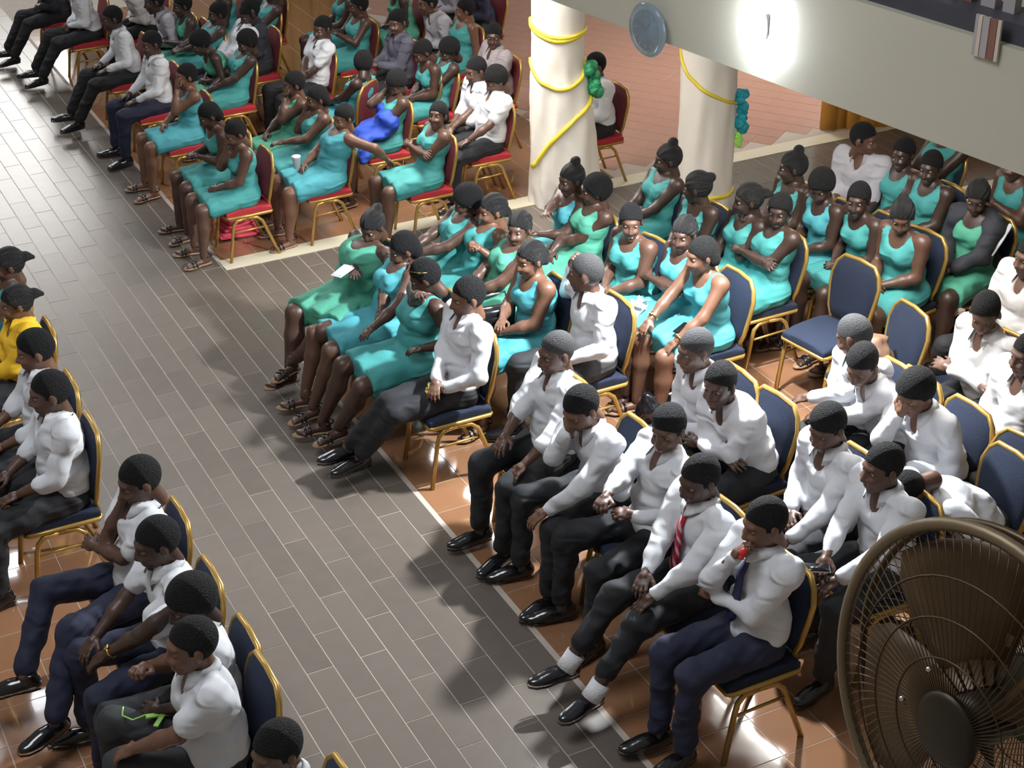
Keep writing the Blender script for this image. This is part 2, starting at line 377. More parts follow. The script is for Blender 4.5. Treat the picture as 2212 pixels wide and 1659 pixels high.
def sandal_mesh():
    g = Geo(); sh = [(-.075, .0), (-.065, .026), (-.02, .032), (.05, .030), (.11, .046), (.165, .040), (.200, .012)]
    ring = sh+[(x, -y) for x, y in reversed(sh[1:])]; n = len(ring)
    g.add([(x, y, 0.) for x, y in ring]+[(x, y, .012) for x, y in ring], [(i, (i+1) % n, (i+1) % n+n, i+n) for i in range(n)]+[tuple(range(n-1, -1, -1)), tuple(range(n, 2*n))], 1)
    for x, hh in ((.115, .047), (.085, .056)):
        g.tube([(x, .045*math.cos(t), .012+hh*.8*math.sin(t)) for t in np.linspace(0, np.pi, 9)], .008, 6, 0)
    g.tube([(-.03+.045*math.cos(t)*-1, .040*math.sin(t), .075) for t in np.linspace(-1.9, 1.9, 9)], .006, 6, 0)
    return g.mesh('sandal', [MT['shoe'], MT['sole']])
SANDAL = sandal_mesh()
# ------------------------------------------------------------------ the setting
def tilemat(name, col, rough, var, vs, grain=0.):
    m = bpy.data.materials.new(name); m.use_nodes = True; nt = m.node_tree; b = nt.nodes['Principled BSDF']; L = nt.links.new
    oi = nt.nodes.new('ShaderNodeObjectInfo'); gm = nt.nodes.new('ShaderNodeNewGeometry'); no = nt.nodes.new('ShaderNodeTexNoise'); no.inputs['Scale'].default_value = vs; no.inputs['Detail'].default_value = 6
    L(gm.outputs['Position'], no.inputs['Vector'])
    a = nt.nodes.new('ShaderNodeMath'); a.operation = 'MULTIPLY_ADD'; a.inputs[1].default_value = .5; L(oi.outputs['Random'], a.inputs[0])
    b2 = nt.nodes.new('ShaderNodeMath'); b2.operation = 'MULTIPLY'; b2.inputs[1].default_value = .5; L(no.outputs[0], b2.inputs[0]); L(b2.outputs[0], a.inputs[2])
    mx = nt.nodes.new('ShaderNodeMix'); mx.data_type = 'RGBA'; c = np.array(col)
    mx.inputs[6].default_value = (*(c*(1-var)), 1); mx.inputs[7].default_value = (*(c*(1+var)), 1); L(a.outputs[0], mx.inputs[0]); L(mx.outputs[2], b.inputs[0])
    b.inputs['Roughness'].default_value = rough; b.inputs['Specular IOR Level'].default_value = .6 if rough > .2 else 1.; b.inputs['Coat Weight'].default_value = 0. if rough > .2 else .6
    n2 = nt.nodes.new('ShaderNodeTexNoise'); n2.inputs['Scale'].default_value = 5; bu = nt.nodes.new('ShaderNodeBump'); bu.inputs['Strength'].default_value = .06; bu.inputs['Distance'].default_value = .01
    L(gm.outputs['Position'], n2.inputs['Vector']); L(n2.outputs[0], bu.inputs['Height']); L(bu.outputs[0], b.inputs['Normal'])
    return m
GT = tilemat('grey_porcelain_tile', (.135, .113, .095), .25, .20, 9); BT = tilemat('brown_ceramic_tile', (.27, .135, .072), .11, .16, 7)
PT = tilemat('pinkish_brown_tile', (.36, .20, .15), .30, .16, 7)
GROUT = mat('light_grout', (.44, .38, .32), .8, var=.1); CREAM = mat('cream_strip', (.60, .55, .41), .5, var=.05, vscale=5)
WALL = mat('cream_wall_paint', (.58, .54, .44), .55, var=.03, vscale=1.5, bump=.05, bscale=4)
FACE = mat('cream_gloss_paint', (.47, .45, .37), .32, var=.03, vscale=1.5, bump=.04, bscale=3)
fl = Geo(); fl.box((3.5, 11, -.06), (26, 36, .1226)); floor = ob('floor', fl.mesh('floor', [GROUT], False)); tag(floor, kind='structure')
CAMV = np.array([0, 0, CAMH])
def vis(x, y, m=330):
    c = R.T@(np.array([x, y, 0])-CAMV)
    if c[2] < .1: return None
    u, v = CX+F*c[0]/c[2], CY+F*c[1]/c[2]
    return np.linalg.norm(c) if -m < u < 2212+m and -m < v < 1659+m else None
def lay(name, label, sx, sy, cells, material, n_ind=300, gap=.006, th=.008, rot=0.):
    g = Geo(); g.box((0, 0, 0), (sx-gap, sy-gap, th)); me = g.mesh(name, [material], False)
    L = [(d, x, y) for x, y in cells for d in [vis(x, y)] if d]; L.sort()
    for d, x, y in L[:n_ind]:
        o = ob(name, me, floor, (x, y, -.0005+random.uniform(-.0006, .0006))); o.rotation_euler = (random.uniform(-.0012, .0012), random.uniform(-.0012, .0012), rot)
    if len(L) > n_ind:
        g = Geo(); rz = rotm(rot)
        for d, x, y in L[n_ind:]: g.box((x, y, -.0005+random.uniform(-.0004, .0004)), (sx-gap, sy-gap, th), rz)
        o = ob(name+'s_beyond', g.mesh(name+'_field', [material], False), floor); tag(o, kind='stuff')
cells = []
for i in range(-0, 12):
    x = 1.58+i*.15-.015
    for j in range(-2, 36): cells.append((x, 4.3+.2925*(i % 2)+j*.585+.14))
nx = []
for i in range(0, 50):
    x = 1.565+12*.15+i*.15
    for j in range(0, 3):
        y = 9.975+.2925+j*.585-(.2925 if i % 2 else 0)
        if y > 9.9 and y < 11.3: nx.append((x, y))
lay('grey_tile', None, .15, .585, cells+nx, GT, n_ind=270)
lay('half_grey_tile', None, .15, .2925, [(1.565+12*.15+i*.15, 11.291) for i in range(0, 50, 2)], GT, n_ind=30)
br = []
for i in range(0, 34):
    for j in range(0, 22): br.append((3.32+.15+i*.3, 3.5+j*.3-.02))
    for j in range(0, 24): 
        if i < 12: br.append((3.32+.15+i*.3, 11.71+j*.3))
for i in range(0, 8):
    for j in range(0, 40): br.append((1.49-.15-i*.3, 3.5+j*.3))
br = [c for c in br if not (9.78 < c[1] < 11.6 and c[0] > 3.3)]
lay('brown_tile', None, .3, .3, br, BT)
pk = []
c45, s45 = math.cos(.6), math.sin(.6)
for i in range(-60, 60):
    for j in range(-60, 60):
        x = 9.5+(i*c45-j*s45)*.2; y = 15+(i*s45+j*c45)*.2
        if x > 7.0 and 11.7 < y < 21 and x < 13: pk.append((x, y))
lay('corridor_tile', None, .2, .2, pk, PT, n_ind=0, rot=.6, th=.0085)
def struct(name, g, m, smooth=False):
    o = ob(name, g.mesh(name, [m] if not isinstance(m, list) else m, smooth)); tag(o, kind='structure'); return o
g = Geo(); g.box((7.6, 11.47, .004), (8.6, .185, .012)); struct('trim_1', g, CREAM)
g = Geo(); g.box((7.6, 9.90, .004), (8.55, .15, .012)); struct('trim_2', g, CREAM)
g = Geo(); g.box((3.5, 28.9, 4), (26, .2, 8)); struct('wall_far', g, WALL)
g = Geo(); g.box((-9.4, 11, 4), (.2, 36, 8)); struct('wall_left', g, WALL)
g = Geo(); g.box((16.4, 11, 4), (.2, 36, 8)); struct('wall_right', g, WALL)
g = Geo(); g.box((3.5, -6.9, 4), (26, .2, 8)); struct('wall_near', g, WALL)
# balcony: front beam, soffit, dark edge, balusters
ZB = 2.45
A0 = at(1255, 25, ZB)[:2]; B0 = at(2212, 380, ZB)[:2]; dirb = _n(B0-A0); nb = np.array([-dirb[1], dirb[0]]); nb = nb if nb[0] > 0 else -nb
def onplane(px, py):
    d = R@np.array([px-CX, py-CY, F]); t = ((A0-np.array([0, 0]))@nb)/(d[:2]@nb); return CAMV+d*t
ZT = onplane(2212, 105)[2]; ZT2 = onplane(1830, 2)[2]
P1 = A0-dirb*4.5; P2 = B0+dirb*3.0; La = np.linalg.norm(P2-P1); ang = math.atan2(dirb[1], dirb[0])
RB = rotm(ang); mid = (P1+P2)/2; sgn = 1 if (rotm(ang)@np.array([0, 1, 0]))[:2]@nb > 0 else -1
def bb(g, s0, s1, n0, n1, z0, z1, m=0):
    """box along the balcony edge: s along it, n behind its face"""
    c = P1+dirb*(s0+s1)/2+nb*(n0+n1)/2; g.box((c[0], c[1], (z0+z1)/2), (abs(s1-s0), abs(n1-n0), z1-z0), RB, m)
ZTm = (ZT+ZT2)/2
g = Geo(); bb(g, 0, La, 0, .16, ZB, ZTm); struct('beam_1', g, FACE)['label'] = 'cream painted balcony edge beam'
g = Geo(); bb(g, 0, La, .16, 7.5, ZB+.02, ZB+.2); o = struct('ceiling', g, WALL)
DARK = mat('dark_edge_band', (.05, .05, .065), .5, var=.2);  # plain dark band along the top of the beam
g = Geo(); bb(g, 0, La, .05, .30, ZTm, ZTm+.10); struct('trim_3', g, DARK)
for i in range(70):
    s = La-.05-i*.11
    if s < La-6.2: break
    p = P1+dirb*s+nb*.18; mk = ['cream', 'grey', 'brownwood'][i % 3] if False else None
bal = [mat('baluster_%s' % n_, c, .5, var=.12) for n_, c in (('grey', (.36, .33, .33)), ('cream', (.55, .48, .40)), ('brown', (.22, .10, .07)))]
rail = empty('balcony_railing', (P1[0]+dirb[0]*(La-3), P1[1]+dirb[1]*(La-3), 0)); tag(rail, 'railing of grey, cream and brown uprights standing on the balcony edge, top right', 'railing')
ro = np.array(rail.location)
for i in range(44):
    s = La-.1-i*.125; p = P1+dirb*s+nb*.19; g = Geo(); wd = (.085, .05, .07)[i % 3]; g.box((p[0]-ro[0], p[1]-ro[1], ZTm+.10+.42), (wd, .05, .84), RB); ob('baluster', g.mesh('baluster', [bal[(i*2+i//3) % 3]], False), rail)
g = Geo(); p = P1+dirb*(La-3)+nb*.19; g.box((0+nb[0]*.19, nb[1]*.19, ZTm+.97), (6.2, .08, .06), RB); ob('handrail', g.mesh('handrail', [bal[2]], False), rail)
hc = onplane(2138, 80); g = Geo()
for k in range(7):
    q = hc+np.array([dirb[0], dirb[1], 0])*(k-3)*.022-np.array([nb[0], nb[1], 0])*.02; g.box(q, (.020, .012+.006*(k % 2), .20), RB, m=(0, 1, 0, 0, 2, 2, 1)[k])
o = ob('draped_cloth', g.mesh('draped_cloth', bal, False)); tag(o, 'striped grey and brown cloth hanging over the balcony edge, top right corner', 'cloth')
# flood lamp on the beam
lp = onplane(1652, 52); nb3 = np.array([nb[0], nb[1], 0]); db3 = np.array([dirb[0], dirb[1], 0]); 
lamp = empty('flood_lamp', tuple(lp-nb3*.05)); tag(lamp, 'glowing white flood lamp fixed to the face of the balcony beam', 'lamp')
floodo.location = Vector(lp-nb3*.36)
EM = bpy.data.materials.new('lamp_glass'); EM.use_nodes = True; e = EM.node_tree.nodes['Principled BSDF']; e.inputs['Emission Color'].default_value = (.86, .93, 1, 1); e.inputs['Emission Strength'].default_value = 22; e.inputs['Base Color'].default_value = (.9, .9, .9, 1)
BL = np.stack([db3, np.cross(np.array([0, 0, 1.]), db3), [0, 0, 1]], 1)
MT['dm'] = mat('grey_metal_housing', (.12, .12, .13), .4, metal=.6)
g = Geo(); g.box((0, 0, .0), (.09, .07, .14), RB); ob('housing', g.mesh('housing', [MT['dm']], False), lamp)
g = Geo(); g.ell(-nb3*.05, (.105, .06, .17), 16, 10, RB); ob('bulb', g.mesh('bulb', [EM]), lamp)
g = Geo(); g.tube([db3*.09+nb3*.02, db3*.09+nb3*.04+np.array((0, 0, .10)), -db3*.09+nb3*.04+np.array((0, 0, .10)), -db3*.09+nb3*.02], .010, 6); 
gl = bpy.data.lights.new('flood_glow', 'POINT'); gl.energy = 2.5; gl.color = (.75, .87, 1.); gl.shadow_soft_size = .06  # extra point light added for the hot spot under the lamp
glo = bpy.data.objects.new('flood_glow', gl); COL.objects.link(glo); glo.location = Vector(lp-nb3*.16+np.array((0, 0, -.22)))
# round glass ornament on the beam
cc = onplane(1416, 60)
orn = empty('wall_clock', tuple(cc-nb3*.05)); tag(orn, 'round clear glass wall clock hanging on the beam face left of the flood lamp', 'clock')
gm_ = bpy.data.materials.new('clear_glass'); gm_.use_nodes = True; bb_ = gm_.node_tree.nodes['Principled BSDF']; bb_.inputs['Transmission Weight'].default_value = .75; bb_.inputs['Roughness'].default_value = .05; bb_.inputs['Base Color'].default_value = (.55, .66, .74, 1)
RL = np.stack([db3, np.array([0, 0, 1.]), -nb3], 1)
rc = .165
g = Geo(); g.lathe([(rc*.80, 0), (rc*.97, .004), (rc, .014), (rc*.93, .028), (rc*.75, .032)], 40, rot=RL); ob('glass_rim', g.mesh('glass_rim', [gm_]), orn)
CF = mat('clock_face_blue_grey', (.20, .27, .34), .3, var=.3, vscale=14)
g = Geo(); g.lathe([(rc*.74, .006), (rc*.74, .020)], 36, rot=RL); ob('dial', g.mesh('dial', [CF]), orn)
for i in range(12):
    a = i*math.pi/6; g = Geo(); p = RL@np.array((math.cos(a)*rc*.62, math.sin(a)*rc*.62, .023)); g.box(p, (.007, .022, .004), RL@rotm(a-math.pi/2)); ob('hour_mark', g.mesh('hour_mark', [MT['silver']], False), orn)
for a, Lh in ((.9, .07), (2.6, .10)):
    g = Geo(); p = RL@np.array((math.cos(a)*Lh/2, math.sin(a)*Lh/2, .026)); g.box(p, (Lh, .008, .003), RL@rotm(a)); ob('hand', g.mesh('clock_hand', [MT['phone']], False), orn)
# unseen glowing panels added under the balcony: tile reflections, brighter corridor
def mir(px, py, z=ZB-.02):
    p = at(px, py, 0); d = p-CAMV; d[2] *= -1; return p+d*(z/d[2])
LEDM = bpy.data.materials.new('added_panel_glow'); LEDM.use_nodes = True; e = LEDM.node_tree.nodes['Principled BSDF']; e.inputs['Emission Color'].default_value = (1, .97, .92, 1); e.inputs['Emission Strength'].default_value = 26
for px, py, sx, sy, wh in ((3001, 0, .6, 1.2, 'above the pinkish corridor tiles behind the columns'), (1850, 445, .5, 1.1, 'over the lit corridor tiles'), (1640, 1575, .9, 1.5, 'nearest the flood lamp'), (975, 985, .7, 1.4, 'above the first rows of women'), (1010, 1130, .4, .9, 'between the two columns'), (2140, 610, .9, .9, 'farthest right under the balcony')):
    p = mir(px, py) if px < 3000 else np.array([9.2, 13.4, ZB])
    if (p[:2]-A0)@nb < .25+sx/2: p[:2] += nb*(.25+sx/2-(p[:2]-A0)@nb)
    c = empty('added_light_panel', (p[0], p[1], ZB)); tag(c, 'unseen glowing panel added under the balcony, %s' % wh, 'light', 'added light panels under the balcony')
    g = Geo(); g.box((0, 0, 0), (sx+.05, sy+.05, .05)); ob('frame', g.mesh('frame', [WALL], False), c)
    g = Geo(); g.box((0, 0, -.03), (sx, sy, .012)); ob('diffuser', g.mesh('diffuser', [LEDM], False), c)
# draped columns
CL = mat('cream_column_cloth', (.74, .69, .62), .8, var=.05, vscale=3, bump=.3, bscale=5, stretch=(1, 1, 1.5))
RIB = mat('yellow_ribbon', (.72, .58, .05), .45, var=.1)
GRN = mat('green_tulle', (.02, .24, .10), .6, var=.3, vscale=30); TEALR = mat('teal_tulle', (.01, .33, .42), .5, var=.3, vscale=30)
def column(c, label, r0, flare, ribbons, seed):
    root = empty('draped_column', (c[0], c[1], 0)); tag(root, label, 'column', 'columns wrapped in cream cloth')
    g = Geo(); g.lathe([(r0*.93, .0), (r0*.93, 2.47)], 24); ob('pillar', g.mesh('pillar', [WALL]), root)
    tc = math.atan2(-c[1], -c[0])        # angle that faces the camera
    n, kz = 96, 46; V = []
    def rad(t, z):
        ph = t-tc; ph = (ph+math.pi) % (2*math.pi)-math.pi    # + = right side seen from the camera
        fl_ = flare*max(0, 1-z/1.15)**.55 if z < 1.15 else 0
        side = max(0, math.cos(ph-1.35))
        folds = .5*(.0035*math.sin(t*13+seed+5*z+2*math.sin(z*4.2))*(1 if z < 1.3 else .25)+.010*math.sin(t*7-z*5+seed)*(1 if z < 1.2 else .2)+.004*math.sin(z*31+t*9)*(.6 if z < 1.5 else .1))
        return r0+fl_*(.12+.88*side)+folds*(1+2*fl_*4)
    for k in range(kz):
        z = 2.45*k/(kz-1)
        for i in range(n): t = i*2*math.pi/n; q = rad(t, z); V.append((q*math.cos(t), q*math.sin(t), z))
    fs = [(k*n+i, k*n+(i+1) % n, (k+1)*n+(i+1) % n, (k+1)*n+i) for k in range(kz-1) for i in range(n)]
    g = Geo(); g.add(V, fs); ob('cloth', g.mesh('cloth', [CL]), root)
    for pts in ribbons:
        ph = np.linspace(-1.75, 1.75, 30); zz = np.interp(ph, [p[0] for p in pts], [p[1] for p in pts]); zz = np.convolve(np.pad(zz, 3, 'edge'), np.ones(7)/7, 'valid')
        m = (ph >= pts[0][0]-.01) & (ph <= pts[-1][0]+.01)
        P = [((rad(tc+a, z)+.008)*math.cos(tc+a), (rad(tc+a, z)+.008)*math.sin(tc+a), z) for a, z in zip(ph[m], zz[m])]
        g = Geo(); g.tube(P, .015, 6, flat=1.3); ob('ribbon', g.mesh('ribbon', [RIB]), root)
    return root, rad, tc
col1, rad1, tc1 = column(at(1203, 432), 'cream draped column with two yellow ribbons, nearer the red chairs', .215, .16,
    [[(-1.7, 1.56), (0, 1.44), (1.7, 1.50)], [(-1.7, 1.58), (0, 1.47), (1.7, 1.50)], [(-1.7, 1.26), (-.8, 1.12), (0, 1.04), (.9, 1.10), (1.7, 1.27)], [(-1.1, .30), (-.4, .55), (.4, .78), (1.1, .92), (1.7, 1.0)]], 1)
col2, rad2, tc2 = column(at(1516, 448), 'cream draped column half hidden behind the balcony beam', .225, .02,
    [[(-1.7, 1.42), (-.9, 1.22), (0, 1.08), (.9, .98), (1.7, .92)], [(-.2, .20), (.6, .17), (1.6, .20)]], 4)
def tulle(name, label, root, rad, tc, ph, z0, z1, m, sc, m2=None):
    rng = np.random.RandomState(5); c = np.array(root.location)
    g = Geo(); 
    for i in range(26):
        z = z0+(z1-z0)*rng.rand(); a = tc+ph+rng.uniform(-.18, .18); q = rad(a, z)+sc*rng.uniform(.2, 1.0); p = (q*math.cos(a), q*math.sin(a), z)
        g.ell(p, sc*rng.uniform(.35, .7, 3), 7, 5, rotm(*rng.uniform(-3, 3, 3)), 0)
    if m2: 
        for i in range(5): a = tc+ph; q = rad(a, z0)+sc*.5; g.ell((q*math.cos(a)+rng.uniform(-.02, .02), q*math.sin(a)+rng.uniform(-.02, .02), z0-.05-.02*i), sc*rng.uniform(.3, .5, 3), 7, 5, rotm(*rng.uniform(-3, 3, 3)), 1)
    o = ob(name, g.mesh(name, [m]+([m2] if m2 else []), False)); o.location = c; tag(o, label, 'decoration'); return o
tulle('tulle_pompom', 'crumpled green tulle pompom tied to the side of the nearer column', col1, rad1, tc1, 1.35, .98, 1.20, GRN, .085)
tulle('tulle_bow', 'teal tulle bow with a lime tip on the side of the farther column', col2, rad2, tc2, 1.45, .72, 1.02, TEALR, .075, MT['lime'])
# far drapes and edges
g = Geo(); p = at(700, 10, 0)
for i in range(14): g.box((p[0]-.5+i*.09, p[1]+.9+.03*math.sin(i*2.1), 1.2), (.10, .05+.03*(i % 2), 2.4), rotm(.2*math.sin(i)))
o = ob('yellow_drape', g.mesh('yellow_drape', [mat('mustard_drape', (.42, .30, .04), .8)])); tag(o, 'mustard yellow drape hanging behind the farthest rows', 'drape')
p = at(1880, 285, 0); g = Geo()
for i in range(24): g.box((p[0]-.3+i*.11, p[1]+.25-.047*i+.02*math.sin(i*1.7), .55), (.15, .05, 1.1), rotm(.25*math.sin(i*1.3)-.4))
o = ob('orange_drape', g.mesh('orange_drape', [mat('orange_drape', (.62, .30, .05), .75)])); tag(o, 'orange drape behind the man in the grey shirt, under the balcony', 'drape')

# unseen glowing panel added on the far wall for glare on aisle tiles
WG = bpy.data.materials.new('glare_panel_glow'); WG.use_nodes = True; e = WG.node_tree.nodes['Principled BSDF']; e.inputs['Emission Color'].default_value = (1, .98, .95, 1); e.inputs['Emission Strength'].default_value = 9
g = Geo(); g.box((3.6, 28.76, 5.2), (4.6, .06, 3.6)); wn = struct('glare_panel_1', g, WG)
g = Geo()
for x in (1.3, 2.83, 4.36, 5.9): g.box((x, 28.72, 5.2), (.09, .10, 3.7))
for z in (3.4, 5.2, 7.0): g.box((3.6, 28.72, z), (4.7, .10, .09))
ob('glare_panel_frame', g.mesh('glare_panel_frame', [WALL], False), wn)
# ------------------------------------------------------------------ chairs
def chair_meshes(fabric, fabric_back):
    P = {}
    V, Q = sdf_mesh([E((.0, 0, .450), (.32, .32, .048))], .018, k=.02, planes=[((1., 0, 0), .215), ((-1., 0, 0), .205), ((0, 1., 0), .195), ((0, -1., 0), .195), ((0, 0, -1.), -.425)])
    P['seat'] = mesh_np('seat', V, Q, [MT[fabric]])
    out = [(.150, .50), (.178, .56), (.198, .70), (.203, .79), (.178, .865), (.130, .915), (.0, .925)]
    ring = out+[(-y, z) for y, z in reversed(out[:-1])]
    def bx(z): return -.195-.07*max(0, (z-.5)/.43)**1.2
    g = Geo(); ins = [(y*.95, .5+(z-.5)*.965+.008) for y, z in ring]; n = len(ins)
    rows = []
    for dx, sc in ((-.022, .90), (-.017, 1.), (.012, 1.), (.030, .86)):
        rows += [(bx(z)+dx, y*sc, .71+(z-.71)*sc) for y, z in ins]
    fs = [tuple(range(n-1, -1, -1)), tuple(3*n+i for i in range(n))]+[(k*n+i, k*n+(i+1) % n, (k+1)*n+(i+1) % n, (k+1)*n+i) for k in range(3) for i in range(n)]
    g.add(rows, fs); P['backrest'] = sharp(g.mesh('backrest', [MT[fabric_back]]), 50)
    g = Geo(); g.tube([(-.205, .150, .43)]+[(bx(z), y, z) for y, z in ring]+[(-.205, -.150, .43)], 0.0150, 8, cap=True); P['back_frame'] = g.mesh('back_frame', [MT['gold']])
    g = Geo(); c = [(.205, .19), (-.200, .19), (-.200, -.19), (.205, -.19)]; pts = []
    g.tube([(.19, .20, .422), (-.19, .20, .422), (-.205, .185, .422), (-.205, -.185, .422), (-.19, -.20, .422), (.19, -.20, .422), (.21, -.185, .422), (.21, .185, .422)], 0.0135, 8, closed=True); P['seat_rail'] = g.mesh('seat_rail', [MT['gold']])
    for nm, s in (('L', 1), ('R', -1)):
        g = Geo(); g.tube([(.215, s*.203, .0), (.170, s*.202, .30), (.155, s*.201, .36), (.120, s*.20, .395), (.04, s*.20, .402)], 0.0150, 8); P['front'+nm] = g.mesh('front_leg', [MT['gold']])
        g = Geo(); g.tube([(-.240, s*.203, .0), (-.130, s*.202, .29), (-.105, s*.201, .355), (-.06, s*.20, .395), (.04, s*.20, .402)], 0.0150, 8); P['rear'+nm] = g.mesh('rear_leg', [MT['gold']])
        g = Geo(); g.tube([(.172, s*.202, .285), (-.130, s*.202, .295)], .0085, 6); P['str'+nm] = g.mesh('stretcher', [MT['gold']])
    return P
CH = {'navy': chair_meshes('navyseat', 'navyseat'), 'red': chair_meshes('redseat', 'maroon')}
NAME = {'seat': 'seat', 'backrest': 'backrest', 'back_frame': 'back_frame', 'seat_rail': 'seat_rail', 'frontL': 'leg', 'frontR': 'leg', 'rearL': 'leg', 'rearR': 'leg', 'strL': 'stretcher', 'strR': 'stretcher'}
CHAIRS = []
def capl(t, n=16):
    w = t.split()
    return t if len(w) <= n else ' '.join(w[:n])
def size_at(Y): return float(np.interp(Y, [7.9, 11.3], [1., .89]))
def chair(kind, X, Y, yaw, label):
    c = empty('banquet_chair', (X, Y, 0), yaw); z_ = size_at(Y); c.scale = (z_, z_, z_); tag(c, label, 'chair', 'navy banquet chairs' if kind == 'navy' else 'red banquet chairs')
    for k, me in CH[kind].items(): ob(NAME[k], me, c)
    CHAIRS.append(c); return c

# ------------------------------------------------------------------ people
FP = F
NP = [0]
LOGP = []
def ik(Sh, T, l1, l2, hint):
    d = T-Sh; L = np.linalg.norm(d)
    if L > (l1+l2)*.985: T = Sh+d/L*(l1+l2)*.985; d = T-Sh; L = np.linalg.norm(d)
    L = max(L, abs(l1-l2)+.05, .12)
    a = (l1*l1-l2*l2+L*L)/(2*L); hgt = math.sqrt(max(l1*l1-a*a, 1e-6)); u = _n(d)
    hh = np.array(hint, float); hh = hh-u*np.dot(hh, u); hh = _n(hh)
    return Sh+u*a+hh*hgt, T
def solve(px, rowX, zh, s=1.):
    """lean that brings the head centre to pixel px for a pelvis at rowX"""
    best = None
    for Ld in range(-24, 66, 1):
        L = math.radians(Ld); z = (.56+.635*math.cos(L)*zh)*s; p = at(px[0], px[1], z); hx = rowX-(math.sin(L)*.635*zh+.02)*s
        e = abs(p[0]-hx)
        if best is None or e < best[0]-1e-6: best = (e, L, p[1])
    return best
